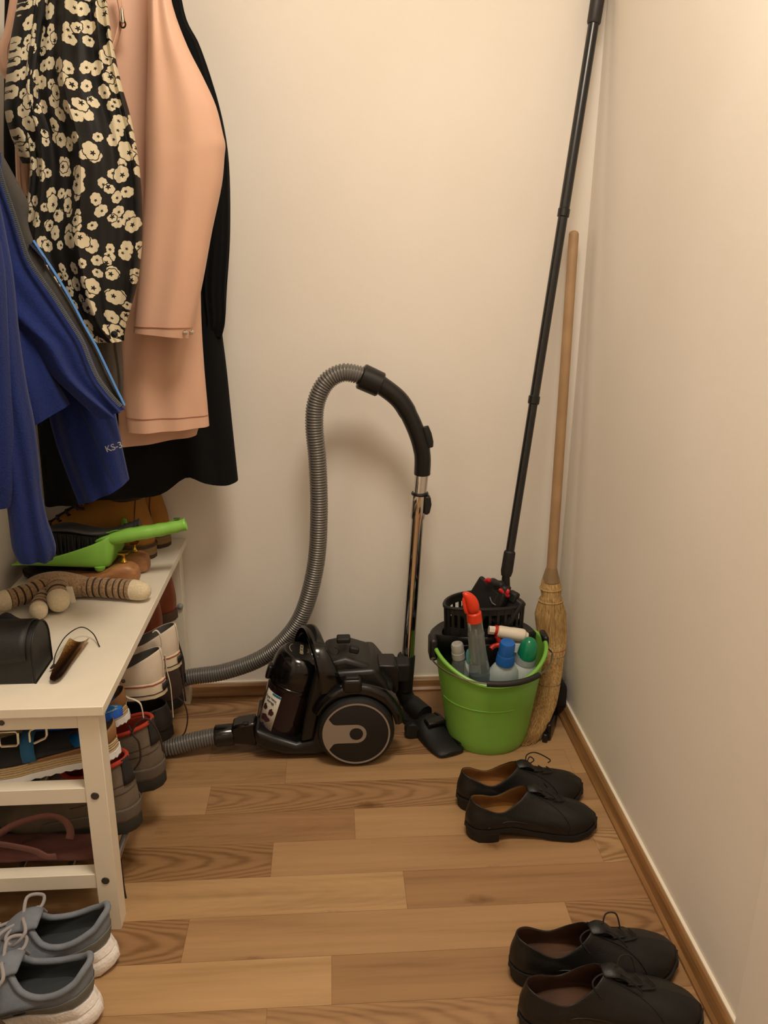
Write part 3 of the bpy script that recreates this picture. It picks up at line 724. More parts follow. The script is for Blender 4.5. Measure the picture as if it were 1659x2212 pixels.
# thickened rolled rim of the front lip
for sgn in (0,):
    pts = [BC + Vector(((brad(brim(a)) + 0.001) * cos(a), (brad(brim(a)) + 0.001) * sin(a), brim(a) - 0.001)) for a in [2 * pi * k / NB for k in range(NB)]]
    obj('rim', MB().tube(pts, 0.005, 8, closed=True), GREEN, bucket)
# handle ears, wire bail and its grip
LE, RE = BC + Vector((-0.147, 0.0, 0.243)), BC + Vector((0.147, 0.0, 0.243))
EAR = mat('black_grey_plastic', '181716', 0.45, noise=0.15, nscale=80)
WIRE = mat('steel_wire', '8f8a80', 0.35, metal=1.0)
obj('ear', MB().box(LE + Vector((0.003, 0, 0.012)), (0.02, 0.05, 0.058)), EAR, bucket, bevel=0.007)
obj('ear', MB().box(RE + Vector((-0.004, 0.02, 0.012)), (0.016, 0.05, 0.04)), EAR, bucket, bevel=0.006)
bail = [LE, LE + Vector((0.006, -0.03, -0.004))]
for k in range(1, 14):
    a = pi + pi * k / 14
    bail.append(BC + Vector((0.155 * cos(a), 0.160 * sin(a), 0.243 - 0.012 * sin(pi * k / 14))))
bail += [RE + Vector((0.006, -0.03, 0)), RE]
bl = obj('bail', MB().tube(crom(bail, 4), 0.0021, 8), WIRE, bucket)
gp = [Vector(q) for q in bail[7:12]]
obj('bail_grip', MB().tube(crom(gp, 4), 0.0072, 14), mat('black_foam_grip', '1f1c1a', 0.65), bl)
# wringer insert: rim tray, slotted basket
WP = mat('black_wringer_plastic', '141312', 0.42, noise=0.2, nscale=120)
wr = MB()
def wout(a, r, yc, d):      # flat towards the front, round at the back
    x_ = r * cos(a); y_ = d * sin(a) if sin(a) > 0 else 0.028 * sin(a)
    return Vector((BC.x - 0.012 + x_, yc + y_, 0))
NW = 60; angs = [2 * pi * k / NW for k in range(NW)]
yc = 1.968
def ringz(r, d, z_): return [wout(a, r, yc, d) + Vector((0, 0, z_)) for a in angs]
tray = obj('wringer', MB().grid([ringz(0.134, 0.106, 0.235), ringz(0.136, 0.108, 0.272), ringz(0.128, 0.100, 0.280), ringz(0.106, 0.088, 0.276), ringz(0.100, 0.083, 0.268), ringz(0.098, 0.080, 0.20), ringz(0.090, 0.075, 0.13), ringz(0.080, 0.070, 0.12)], True, 0, False, True), WP, bucket, ang=35, solid=0.003)
obj('basket_rim', MB().tube(ringz(0.101, 0.090, 0.352), 0.0042, 8, closed=True), WP, tray)
sl = MB()
for k in range(0, NW, 2):
    a = angs[k]; p0, p1 = wout(a, 0.098, yc, 0.086), wout(a, 0.101, yc, 0.090); t = (wout(a + 0.03, 0.1, yc, 0.09) - wout(a - 0.03, 0.1, yc, 0.09)).normalized(); nrm = Vector((t.y, -t.x, 0))
    for zz in (0,):
        A = p0 + Vector((0, 0, 0.275)); B = p1 + Vector((0, 0, 0.352)); w = t * 0.0034; n = nrm * 0.0015
        sl.add([A - w - n, A + w - n, A + w + n, A - w + n, B - w - n, B + w - n, B + w + n, B - w + n], [(0, 1, 2, 3), (4, 7, 6, 5), (0, 4, 5, 1), (1, 5, 6, 2), (2, 6, 7, 3), (3, 7, 4, 0)])
for z0, z1 in ((0.272, 0.300), (0.334, 0.352)):
    sl.grid([ringz(0.0985, 0.087, z0), ringz(0.1005, 0.0895, z1), ringz(0.0965, 0.0855, z1), ringz(0.0945, 0.083, z0), ringz(0.0985, 0.087, z0)], True)
obj('basket_slats', sl, WP, tray, smooth=False)
fr = MB()
for i in range(9):      # row of little drain notches along the tray's front
    fr.box((BC.x - 0.09 + 0.02 * i, yc - 0.0285, 0.252), (0.010, 0.004, 0.006))
obj('drain_notches', fr, mat('deep_black', '0b0a0a', 0.7), tray, bevel=0.001)
obj('front_panel', MB().box((BC.x - 0.012, yc - 0.034, 0.205), (0.17, 0.006, 0.11)), WP, tray, bevel=0.002)

# bottles standing in the bucket
CLEAR = mat('clear_plastic', 'd9e0e0', 0.12, trans=0.85, spec=0.5)
CLEARCAP = mat('frosted_clear_cap', 'c6c4bd', 0.3, trans=0.35)
WHITEB = mat('white_bottle_plastic', 'd6dcdd', 0.4)
PALE = mat('translucent_pale_plastic', 'b9c6cb', 0.35, trans=0.2)
BLUECAP = mat('blue_cap', '1f63b5', 0.35)
GREENCAP = mat('green_cap', '12805a', 0.2)
REDT = mat('red_trigger_plastic', 'e8401f', 0.3)
DRED = mat('dark_red_trigger', 'c22c1c', 0.35)
def tilted(loc, rx, ry): return Matrix.Translation(loc) @ Euler((radians(rx), radians(ry), 0)).to_matrix().to_4x4()
# slim clear spray bottle with an orange-red head and blue liquid
loc = Vector((0.378, 1.893, 0.012)); M = tilted(loc, 5.5, -7.5)
b = thing('spray_bottle', 'tall clear spray bottle with orange-red head and blue liquid, leaning in the green bucket', 'bottle', loc)
bb = obj('bottle_body', MB().lathe([(0.0, 0.0), (0.024, 0.0), (0.027, 0.01), (0.027, 0.20), (0.0215, 0.26), (0.0195, 0.31), (0.018, 0.353), (0, 0.354)], 32, M, sy=0.75), CLEAR, b)
obj('liquid', MB().lathe([(0.0, 0.004), (0.0225, 0.004), (0.0248, 0.014), (0.0248, 0.205), (0, 0.206)], 28, M, sy=0.75), mat('blue_liquid', '0f6f9a', 0.1, trans=0.5), bb)
obj('ripple_grip', MB().lathe([(0.0205 - 0.0006 * (k // 8) + (0.0009 if k % 2 else 0.0), 0.236 + 0.006 * k) for k in range(15)], 28, M, sy=0.75, cap0=False, cap1=False), CLEAR, bb)
obj('dip_tube', MB().tube([M @ Vector((0, 0, 0.02)), M @ Vector((0, 0, 0.33))], 0.0022, 8), PALE, bb)
col = obj('collar', MB().lathe([(0.0, 0.352), (0.0185, 0.352), (0.0178, 0.374), (0.014, 0.378), (0, 0.378)], 28, M), REDT, b)
rows = []
for (cx_, cz_, hw, hd_) in ((0.0, 0.377, 0.0150, 0.014), (-0.001, 0.393, 0.0160, 0.0150), (-0.004, 0.409, 0.0150, 0.0145), (-0.009, 0.421, 0.0125, 0.012), (-0.015, 0.430, 0.0085, 0.009), (-0.019, 0.434, 0.004, 0.005)):
    rows.append([M @ Vector((cx_ + hw * cos(q), hd_ * sin(q) - 0.004, cz_ + 0.25 * hw * cos(q) * (0 if cz_ < 0.38 else 1))) for q in [2 * pi * k / 18 for k in range(18)]])
sh = obj('spray_head', MB().grid(rows, True, 0, True, True), REDT, b, sub=1)
obj('trigger', MB().tube(crom([M @ Vector((-0.014, -0.004, 0.428)), M @ Vector((-0.0215, -0.006, 0.414)), M @ Vector((-0.0205, -0.008, 0.392)), M @ Vector((-0.018, -0.006, 0.380))], 5), 0.0045, 8), REDT, sh)
# white spray bottle lying its head over the rim, red trigger
loc = Vector((0.432, 1.945, 0.012)); M = tilted(loc, 4, 4)
b = thing('spray_bottle', 'white spray head bottle with red trigger behind the blue cap in the green bucket', 'bottle', loc)
obj('bottle_body', MB().lathe([(0.0, 0.0), (0.033, 0.0), (0.036, 0.008), (0.036, 0.16), (0.028, 0.195), (0.015, 0.225), (0.014, 0.25), (0, 0.251)], 32, M, sy=0.62), WHITEB, b)
neck = Vector((0.448, 1.925, 0.262))
obj('collar', MB().lathe([(0, 0), (0.016, 0), (0.015, 0.022), (0, 0.022)], 24, Matrix.Translation(neck + Vector((0.006, -0.008, -0.012)))), WHITEB, b)
h0, h1 = Vector((0.391,1.92,0.3039)), Vector((0.4741,1.915,0.2888))
hp = [h0, h0.lerp(h1, 0.15), h0.lerp(h1, 0.5), h0.lerp(h1, 0.85), h1 + Vector((0.003, 0, -0.003))]
hh = obj('spray_head', MB().tube(crom(hp, 5), [0.0105] * 5 + [0.0155] * 6 + [0.0165] * 6 + [0.011] * 3 + [0.003], 18), mat('cream_plastic', 'e3d8c4', 0.4), b, sub=1)
obj('nozzle', MB().tube([h0 + Vector((-0.012, 0, 0.002)), h0 + Vector((0.004, 0, 0))], 0.011, 8), mat('cream_plastic', 'e3d8c4', 0.4), hh, smooth=False)
obj('nozzle_collar', MB().tube([h0 + Vector((0.002, 0, 0.002)), h0 + Vector((0.009, 0, 0))], [0.0125, 0.0125], 16), DRED, hh)
obj('trigger', MB().tube(crom([h0 + Vector((0.008, -0.004, -0.012)), Vector((0.4076,1.915,0.2706)), Vector((0.3905,1.91,0.266)), Vector((0.3829,1.905,0.2611))], 5), [0.007] * 8 + [0.006] * 8, 10), DRED, hh)
# pale bottle with a blue cap
loc = Vector((0.403, 1.910, 0.012)); M = tilted(loc, 11, 2)
b = thing('detergent_bottle', 'pale translucent bottle with ribbed blue cap at the front of the green bucket', 'bottle', loc)
obj('bottle_body', MB().lathe([(0.0, 0.0), (0.036, 0.0), (0.039, 0.008), (0.039, 0.185), (0.036, 0.212), (0.027, 0.228), (0.019, 0.236), (0.018, 0.25), (0, 0.25)], 36, M, sy=0.72), PALE, b)
cp = obj('cap', MB().lathe([(0, 0.236), (0.0225, 0.236), (0.0225, 0.240), (0.0205, 0.262), (0.0195, 0.264), (0.0188, 0.292), (0.017, 0.297), (0, 0.298)], 36, M), BLUECAP, b, ang=25)
rib = MB()
for k in range(30):
    a = 2 * pi * k / 30; rib.tube([M @ Vector((0.0225 * cos(a), 0.0225 * sin(a), 0.238)), M @ Vector((0.0206 * cos(a), 0.0206 * sin(a), 0.261))], 0.0008, 5)
obj('cap_ribs', rib, BLUECAP, cp)
# white bottle with a domed green cap
loc = Vector((0.436, 1.918, 0.012)); M = tilted(loc, 7, 8)
b = thing('cleaner_bottle', 'white bottle with glossy domed green cap at the right side of the green bucket', 'bottle', loc)
obj('bottle_body', MB().lathe([(0.0, 0.0), (0.030, 0.0), (0.033, 0.008), (0.034, 0.16), (0.032, 0.205), (0.025, 0.228), (0.02, 0.236), (0, 0.236)], 36, M, sy=0.8), WHITEB, b)
obj('neck_band', MB().lathe([(0, 0.222), (0.027, 0.222), (0.0245, 0.244), (0, 0.244)], 32, M, sy=0.9), mat('grey_silver_band', '9aa0a6', 0.35), b)
obj('cap', MB().lathe([(0, 0.238), (0.0235, 0.238), (0.024, 0.242), (0.0225, 0.262), (0.019, 0.278), (0.012, 0.288), (0.005, 0.291), (0, 0.2915)], 32, M), GREENCAP, b)
# small clear bottle on the left
loc = Vector((0.335, 1.922, 0.012)); M = tilted(loc, 6, -8)
b = thing('clear_bottle', 'small clear bottle with frosted screw cap at the left of the green bucket', 'bottle', loc)
obj('bottle_body', MB().lathe([(0.0, 0.0), (0.024, 0.0), (0.027, 0.008), (0.028, 0.16), (0.025, 0.20), (0.0165, 0.228), (0.0145, 0.24), (0, 0.24)], 32, M), CLEAR, b)
obj('bottle_cap', MB().lathe([(0, 0.236), (0.0165, 0.236), (0.0165, 0.252), (0.0155, 0.254), (0.0155, 0.271), (0.0135, 0.276), (0.006, 0.277), (0.005, 0.279), (0, 0.279)], 32, M), CLEARCAP, b, ang=25)
# flat bottle with a teal top and a red print between them
loc = Vector((0.352, 1.915, 0.012)); M = tilted(loc, 6, -5)
b = thing('polish_bottle', 'narrow pale bottle with teal top and red print, half hidden by the spray bottle', 'bottle', loc)
bb = obj('bottle_body', MB().lathe([(0.0, 0.0), (0.020, 0.0), (0.022, 0.008), (0.022, 0.19), (0.019, 0.218), (0.012, 0.232), (0, 0.233)], 28, M, sy=0.55), WHITEB, b)
obj('cap', MB().lathe([(0, 0.226), (0.013, 0.226), (0.012, 0.25), (0.009, 0.258), (0, 0.259)], 24, M), mat('teal_cap', '5fa3a6', 0.4), b)
pr = MB()
for k in range(5):
    pr.tube([M @ Vector((-0.016 + 0.0045 * k, -0.0102, 0.15 + 0.004 * k)), M @ Vector((-0.014 + 0.0045 * k, -0.0105, 0.19 + 0.002 * k))], 0.0009, 5)
obj('red_print', pr, mat('red_print', 'b8452a', 0.5), bb)

# ------------------------------------------------------------------ flat mop standing in the wringer
POLE = mat('black_lacquered_pole', '101010', 0.28, spec=0.6)
mb0, mb1 = Vector((0.4351,1.98,0.4785)), Vector((0.628,2.1686,1.8056))
mop = thing('flat_mop', 'flat mop with long black pole leaning into the corner, head in the wringer', 'mop', (mb0.x, mb0.y, 0.28))
def along(t): return mb0.lerp(mb1, t)
def tv(v):      # parameter of the point on the pole at a given height
    return (v - mb0.z) / (mb1.z - mb0.z)
k1, k2, k3 = tv((0.4912,2.03,0.8573)[2]), tv((0.5565,2.09,1.2882)[2]), tv((0.6197,2.15,1.6969)[2])
obj('lower_pole', MB().tube([along(0.0), along(k1)], 0.0108, 24), POLE, mop)
obj('middle_pole', MB().tube([along(k1), along(k2)], 0.0114, 24), POLE, mop)
obj('upper_pole', MB().tube([along(k2), along(k3 + 0.02)], 0.0122, 24), POLE, mop)
ax = (mb1 - mb0).normalized()
for kk in (k1, k2): obj('joint_ring', MB().tube([along(kk) - ax * 0.01, along(kk) - ax * 0.008, along(kk) + ax * 0.009, along(kk) + ax * 0.011], [0.0118, 0.0140, 0.0140, 0.0120], 24), SATIN, mop, ang=30)
obj('pole_grip', MB().tube([along(k3), along(k3) + ax * 0.004, mb1 - ax * 0.01, mb1], [0.0135, 0.0155, 0.0165, 0.012], 24), mat('black_grip', '2a2523', 0.5), mop, ang=30)
obj('pole_socket', MB().tube([mb0 + ax * 0.012, mb0 + ax * 0.008, mb0 - ax * 0.04, mb0 - ax * 0.052], [0.012, 0.0145, 0.0150, 0.0125], 20), MATTE, mop, ang=30)
j = mb0 - ax * 0.055
sk = obj('swivel_joint', MB().tube([mb0 - ax * 0.045, j, Vector((0.431,1.985,0.3774))], [0.009, 0.010, 0.012], 14), MATTE, mop)
# two folded head plates going down into the basket
def plate(name, p0, p1, w, th, side):
    X_ = (Vector(p1) - Vector(p0)); l = X_.length; M_ = frame(Vector(p0), X_, Vector((0.75, -0.66, 0.1)))
    return obj(name, MB().box((0, 0, 0), (1, 1, 1)).xf(M_ @ Matrix.Translation((l / 2, 0, 0)) @ Matrix.Diagonal((l, w, th, 1))), MATTE, mop, bevel=0.006)
pl = plate('head_plate', (0.3947,1.985,0.4009), (0.3392,2.0,0.2905), 0.075, 0.016, 1)
plate('head_plate', (0.4503,1.975,0.3748), (0.4064,1.975,0.2935), 0.075, 0.016, 1)
plate('head_hub', (0.4143,1.978,0.4082), (0.3957,1.978,0.3409), 0.06, 0.03, 1)
plate('hinge_lug', (0.4078,1.97,0.414), (0.4159,1.97,0.3864), 0.03, 0.022, 1)
plate('hinge_lug', (0.4512,1.97,0.3855), (0.443,1.97,0.3582), 0.028, 0.022, 1)
RC = mat('red_clip_plastic', 'c8262c', 0.35)
plate('release_clip', (0.3763,1.965,0.4241), (0.3859,1.965,0.414), 0.020, 0.010, 1).data.materials[0] = RC
q = plate('release_clip', (0.4078,1.955,0.4002), (0.4343,1.955,0.3784), 0.012, 0.010, 1); q.data.materials[0] = RC
q = plate('release_clip', (0.4304,1.952,0.4008), (0.4264,1.952,0.3861), 0.012, 0.010, 1); q.data.materials[0] = RC
obj('wire_loop', MB().tube(crom([(0.3868,1.962,0.3755), (0.3936,1.958,0.3608), (0.41,1.957,0.3545), (0.4244,1.96,0.3604)], 6), 0.0016, 8), mat('grey_wire', '77756f', 0.4), mop)

# ------------------------------------------------------------------ straw broom in the corner
STRAW = None
def straw_mat():
    N = NT('straw'); b = N.b; tc = N.n('ShaderNodeTexCoord')
    mp = N.n('ShaderNodeMapping'); mp.inputs['Scale'].default_value = (300, 300, 9); N.l(tc.outputs['Object'], mp.inputs[0])
    nz = N.n('ShaderNodeTexNoise', i_Scale=1.0, i_Detail=3.0); N.l(mp.outputs[0], nz.inputs['Vector'])
    N.l(N.ramp(nz.outputs[0], [(0.25, srgb('8a6a3c')), (0.5, srgb('b8935c')), (0.8, srgb('d6b67c'))]), b.inputs['Base Color'])
    b.inputs['Roughness'].default_value = 0.65
    bp = N.n('ShaderNodeBump', i_Strength=0.7, i_Distance=0.002); N.l(nz.outputs[0], bp.inputs['Height']); N.l(bp.outputs[0], b.inputs['Normal'])
    return N.m
STRAW = straw_mat()
STICK = mat('worn_broomstick', 'a8865f', 0.6, noise=0.12, nscale=14)
br0, br1 = Vector((0.573,2.085,0.3882)), Vector((0.5988,2.162,1.2508))
broom = thing('straw_broom', 'straw broom with plain wooden stick standing in the right corner behind the green bucket', 'broom', (br0.x, br0.y, 0))
obj('broomstick', MB().tube([br0 - (br1 - br0) * 0.02, br0.lerp(br1, 0.5), br1 - (br1 - br0) * 0.009, br1 - (br1 - br0) * 0.003, br1], [0.0135, 0.0128, 0.0122, 0.0095, 0.004], 20), STICK, broom)
HEAD = [Vector(q) for q in ((0.5726,2.085,0.3961), (0.5727,2.085,0.3725), (0.5728,2.08,0.3482), (0.5726,2.075,0.3304), (0.573,2.07,0.2793), (0.5775,2.06,0.2232), (0.5765,2.035,0.1946), (0.572,2.015,0.1642), (0.5543,1.975,0.1249), (0.5371,1.945,0.0815), (0.5135,1.918,0.0415), (0.4974,1.905,0.015))]
HR = [(0.013, 0.013), (0.022, 0.020), (0.028, 0.022), (0.025, 0.02), (0.041, 0.026), (0.038, 0.025), (0.031, 0.021), (0.026, 0.018), (0.028, 0.018), (0.030, 0.018), (0.029, 0.016), (0.022, 0.013)]
hc = crom(HEAD, 6); rr = [(interp(i / 6, list(range(12)), [h[0] for h in HR]), interp(i / 6, list(range(12)), [h[1] for h in HR])) for i in range(len(hc))]
def hpt(i, a, sc=1.0):
    return hc[i] + Vector((rr[i][0] * cos(a), rr[i][1] * sin(a), 0)) * sc
rows = [[hpt(i, 2 * pi * k / 60, 1 + 0.035 * (k % 2)) for k in range(60)] for i in range(6, len(hc))]
strw = obj('straw_head', MB().grid(rows, True, 0, True, True), STRAW, broom, ang=80)
obj('straw_collar', MB().grid([[hpt(i, 2 * pi * k / 48, 1 + 0.03 * (k % 2)) for k in range(48)] for i in range(6, 19)], True, 0, True, True), STRAW, broom)
obj('stick_ferrule', MB().tube([hc[0] + Vector((0.001, 0, 0.008)), hc[0], hc[5], hc[8]], [0.014, 0.0165, 0.0215, 0.0235], 24), mat('worn_glued_wood', '8c7250', 0.35), broom)
rnd = random.Random(4); sm = MB()
for n in range(420):
    a = rnd.uniform(0, 2 * pi); i0 = rnd.choice([19, 22, 26, 40, 44]); i1 = rnd.choice([48, 56, 62, len(hc) - 1, len(hc) - 1]); w = rnd.uniform(1.0, 1.05)
    pts = [hpt(i, a + 0.15 * sin(n + i * 0.05), w + 0.02 * sin(i * 0.2 + n)) for i in range(i0, i1 + 1, 4)]
    if i1 == len(hc) - 1: pts.append(pts[-1] + (pts[-1] - pts[-2]).normalized() * rnd.uniform(0.01, 0.06) + Vector((0, 0, -0.004)))
    pts = [q if q.z > 0.003 else Vector((q.x, q.y, 0.003)) for q in pts]
    pts = [Vector((min(q.x, xr(q.z) - 0.004), q.y, q.z)) for q in pts]
    sm.tube(pts, 0.0007, 3, caps=False)
st = obj('straw_bristles', sm, STRAW, broom); st['kind'] = 'stuff'
TW = [mat('orange_twine', '9a5a35', 0.8), mat('grey_twine', '55504a', 0.8)]
for i, c in ((36, 0), (39, 1), (44, 0), (48, 1), (12, 1), (20, 1)):
    obj('binding_twine', MB().tube([hpt(i, 2 * pi * k / 40, 1.04) + Vector((0, 0, 0.002 * sin(2 * pi * k / 40))) for k in range(40)], 0.0013 if i > 20 else 0.0022, 6, closed=True), TW[c] if i > 20 else STRAW, broom)

# dark floor tool hidden behind the broom
tl = thing('long_handled_dustpan', 'black plastic floor tool in the corner behind the straw broom, mostly hidden', 'dustpan', (0.565, 2.03, 0))
pts = [(0.545, 2.14, 0.0), (0.545, 2.14, 0.115)]
rows = []
for k in range(9):
    a = pi * k / 8
    rows.append([(0.573 + 0.027 * cos(a), y_, 0.085 + 0.03 * sin(a)) for y_ in (2.02, 2.13)])
loop = [(0.613, 0.036), (0.613, 0.085)] + [(0.587 + 0.026 * cos(a), 0.085 + 0.03 * sin(a)) for a in [pi * k / 8 for k in range(1, 8)]] + [(0.561, 0.085), (0.561, 0.036)]
obj('hood', MB().prism([(a, 2.0, b) for a, b in loop], (0, 0.09, 0)), MATTE, tl, bevel=0.006)
obj('pan', MB().prism([(0.555, 1.965, 0.0), (0.572, 1.955, 0.0), (0.590, 2.0, 0.0), (0.594, 2.08, 0.0), (0.560, 2.08, 0.0)], (0, 0, 0.02)), MATTE, tl, bevel=0.005)
obj('pivot_clip', MB().box((0.535, 1.905, 0.012), (0.014, 0.034, 0.024), M=Matrix.Rotation(radians(-25), 4, 'Z')), SATIN, tl, bevel=0.004)
obj('pivot_clip', MB().box((0.552, 1.925, 0.024), (0.012, 0.06, 0.045), M=Matrix.Rotation(radians(-25), 4, 'Z')), SATIN, tl, bevel=0.004)

# ------------------------------------------------------------------ white bench with shoe rails
WHITE = mat('white_lacquer', 'e6ddcb', 0.42, noise=0.02, nscale=20)
BOLT = mat('grey_bolt', '55504a', 0.45, metal=0.6)
ROD = mat('steel_rod', 'aba69c', 0.3, metal=0.9)
bench = thing('shoe_bench', 'white wooden bench with shoe rails along the left wall, things lying on top', 'bench', (-0.565, 1.75, 0))
obj('bench_top', MB().box((-0.564, 1.748, 0.461), (0.344, 0.884, 0.018)), WHITE, bench, bevel=0.0015)
LX = (-0.423, -0.705)
for x_ in LX:
    for y_ in (1.338, 2.164):
        obj('leg', MB().box((x_, y_, 0.226), (0.036, 0.040, 0.452)), WHITE, bench, bevel=0.001)
for y_, fy in ((1.334, 1), (2.168, -1)):
    for zc, h in ((0.436, 0.028), (0.2885, 0.030), (0.1075, 0.030)):
        obj('end_rail', MB().box((-0.564, y_, zc), (0.246, 0.028, h)), WHITE, bench, bevel=0.001)
obj('bolt', MB().lathe([(0, 0), (0.0068, 0), (0.0072, 0.0008), (0.0072, 0.003), (0, 0.003)], 20, Matrix.Translation((-0.4255, 1.3165, 0.2885)) @ Matrix.Rotation(-pi / 2, 4, 'X')).lathe([(0, -0.0004), (0.003, -0.0004), (0.003, 0.001), (0, 0.001)], 6, Matrix.Translation((-0.4255, 1.3165, 0.2885)) @ Matrix.Rotation(-pi / 2, 4, 'X')), BOLT, bench)
obj('bolt', MB().lathe([(0, 0), (0.0068, 0), (0.0072, 0.0008), (0.0072, 0.003), (0, 0.003)], 20, Matrix.Translation((-0.4240, 1.3165, 0.110)) @ Matrix.Rotation(-pi / 2, 4, 'X')).lathe([(0, -0.0004), (0.003, -0.0004), (0.003, 0.001), (0, 0.001)], 6, Matrix.Translation((-0.4240, 1.3165, 0.110)) @ Matrix.Rotation(-pi / 2, 4, 'X')), BOLT, bench)
obj('bolt', MB().lathe([(0, 0), (0.0045, 0), (0.005, 0.0008), (0.005, 0.003), (0, 0.003)], 20, Matrix.Translation((-0.567, 1.3185, 0.437)) @ Matrix.Rotation(-pi / 2, 4, 'X')), BOLT, bench)
for zr, xs in ((0.288, (-0.455, -0.53, -0.605, -0.68)), (0.1075, (-0.418, -0.50, -0.59, -0.68))):
    for x_ in xs:
        obj('rail_rod', MB().tube([(x_, 1.345, zr), (x_, 2.16, zr)], 0.0065, 14), ROD, bench)
p0 = Vector((-0.4184,2.14,0.2958))
obj('screw_cap', MB().lathe([(0, 0), (0.008, 0.001), (0.008, 0.008), (0.004, 0.011), (0, 0.012)], 20, Matrix.Translation((-0.412, 2.144, p0.z)) @ Matrix.Rotation(pi / 2, 4, 'X')), mat('grey_plug', '8e9390', 0.3), bench)
TOPZ = 0.4701

# ------------------------------------------------------------------ shoes on the rails
CANVAS = mat('white_canvas', 'd8cbb8', 0.85, bump=0.3, bscale=900, noise=0.05, nscale=30)
CANVASIN = mat('grey_canvas_lining', '77736d', 0.9)
RUBBERW = mat('cream_rubber', 'd9cdb4', 0.5)
REDL = mat('red_line', '8e2a1e', 0.5); BLKL = mat('black_line', '1b1a1a', 0.5)
LACEW = mat('white_lace', 'd2c6b2', 0.85)
EYE = mat('steel_eyelet', 'b8b4ab', 0.25, metal=1.0)
def canvas_shoe(label, loc, rz, side):
    t = thing('canvas_sneaker', label, 'shoe', loc, (0, radians(4), radians(rz)), 'white canvas sneakers on the upper rail')
    p = dict(L=0.27, W=0.046, side=side, curve=0.008, spring=0.01, sole_top=0.034, sole_out=1.08, sole_prof=[(0.0, 0.985), (0.06, 1.0), (0.94, 1.0), (1.0, 0.99)],
             collar_x=(-0.002, 0.165), collar_w=0.034, collar_z=[0.102, 0.094, 0.072, 0.078, 0.088], toe_h=0.026, bulge=0.004, vamp=0.9, thick=0.0028,
             bands=[(0.93, 0.0014, REDL), (0.30, 0.0012, BLKL)], laces=(3, 0.0022, 0.5, 0.95, 3.4),
             mats=dict(upper=CANVAS, lining=CANVASIN, sole=RUBBERW, lace=LACEW))
    shoe(t, p)
    surf, m = p['surf'], p['m']
    hp_ = [surf(j, 0.05) for j in range(-3, 4)]
    obj('heel_label', MB().grid([[Vector((q.x * 1.0 - 0.0068, q.y * 1.15, 0.0145)) for q in hp_], [Vector((q.x - 0.0072, q.y * 1.15, 0.029)) for q in hp_]], False), BLKL, t, local=True, solid=0.002, soff=0)
    obj('heel_strip', MB().grid([[surf(j, i / 10) + Vector((-0.0012, 0, 0)) for j in (-1.2, -0.4, 0.4, 1.2)] for i in range(11)], False), CANVAS, t, local=True, solid=0.0012, soff=0)
    e = MB()
    for a in (10.5, -10.5):
        q = surf(a, 0.30); n = Vector((0, 1 if a > 0 else -1, 0))
        e.lathe([(0.0022, 0), (0.0042, 0), (0.0042, 0.0015), (0.0022, 0.0015)], 14, Matrix.Translation(q + n * 0.001) @ Matrix.Rotation(-pi / 2 * (1 if a > 0 else -1), 4, 'X'), cap0=False, cap1=False)
    obj('vent_eyelet', e, EYE, t, local=True)
    return t
def hang_lace(parent, pts, r, m, flat=1.0):
    return obj('hanging_lace', MB().tube(crom(pts, 8), r, 8, flat=flat), m, parent)
s2 = canvas_shoe('white canvas sneaker on the upper rail, the farther one by the rear bench leg', (-0.356, 1.80, 0.296), 183, 1)
s1 = canvas_shoe('white canvas sneaker on the upper rail, the nearer one behind the blue insole', (-0.366, 1.675, 0.296), 181, -1)
# laces are separate curves belonging to their shoe; built in world measure, then hung on it
def hang_world(parent, pts, r, m, flat=1.0):
    inv = (Matrix.Translation(parent.location) @ parent.rotation_euler.to_matrix().to_4x4()).inverted()
    return obj('hanging_lace', MB().tube(crom([inv @ Vector(q) for q in pts], 8), r, 8, flat=flat), m, parent, local=True)
hang_world(s2, [(-0.3994,1.745,0.4028),(-0.3911,1.745,0.407),(-0.3839,1.745,0.3957),(-0.3826,1.745,0.3733),(-0.3883,1.745,0.351),(-0.3965,1.745,0.3355)], 0.003, LACEW, 0.5)
hang_world(s2, [(-0.3786,1.755,0.3424),(-0.3781,1.755,0.3082),(-0.3728,1.755,0.2677),(-0.372,1.755,0.2209),(-0.3723,1.755,0.1866)], 0.0026, LACEW, 0.5)
hang_world(s2, [(-0.3813,1.758,0.341),(-0.3813,1.758,0.3125),(-0.3875,1.758,0.2572)], 0.0022, LACEW, 0.5)
hang_world(s1, [(-0.4527,1.615,0.3605),(-0.4437,1.615,0.3347),(-0.433,1.615,0.3172),(-0.4175,1.615,0.3102),(-0.407,1.615,0.2991),(-0.4038,1.615,0.2686)], 0.003, LACEW, 0.5)

# rope-soled sandals with bright blue insoles
JUTE = None
def jute():
    N = NT('braided_jute'); b = N.b; tc = N.n('ShaderNodeTexCoord')
    w = N.n('ShaderNodeTexWave', i_Scale=70.0, i_Distortion=1.5); w.bands_direction = 'Z'; N.l(tc.outputs['Object'], w.inputs['Vector'])
    nz = N.n('ShaderNodeTexNoise', i_Scale=220.0); N.l(tc.outputs['Object'], nz.inputs['Vector'])
    f = N.math('ADD', N.math('MULTIPLY', w.outputs[1], 0.6), N.math('MULTIPLY', nz.outputs[0], 0.5))
    N.l(N.ramp(f, [(0.2, srgb('8f7a58')), (0.7, srgb('c0aa84'))]), b.inputs['Base Color']); b.inputs['Roughness'].default_value = 0.9
    bp = N.n('ShaderNodeBump', i_Strength=0.8, i_Distance=0.002); N.l(f, bp.inputs['Height']); N.l(bp.outputs[0], b.inputs['Normal'])
    return N.m
JUTE = jute()
BLUEI = mat('bright_blue_insole', '1f7fd0', 0.7, bump=0.1)
DBLUE = mat('deep_blue_edge', '1a55b8', 0.7)
SUEDEB = mat('black_suede', '1c1d20', 0.85, bump=0.2, bscale=600)
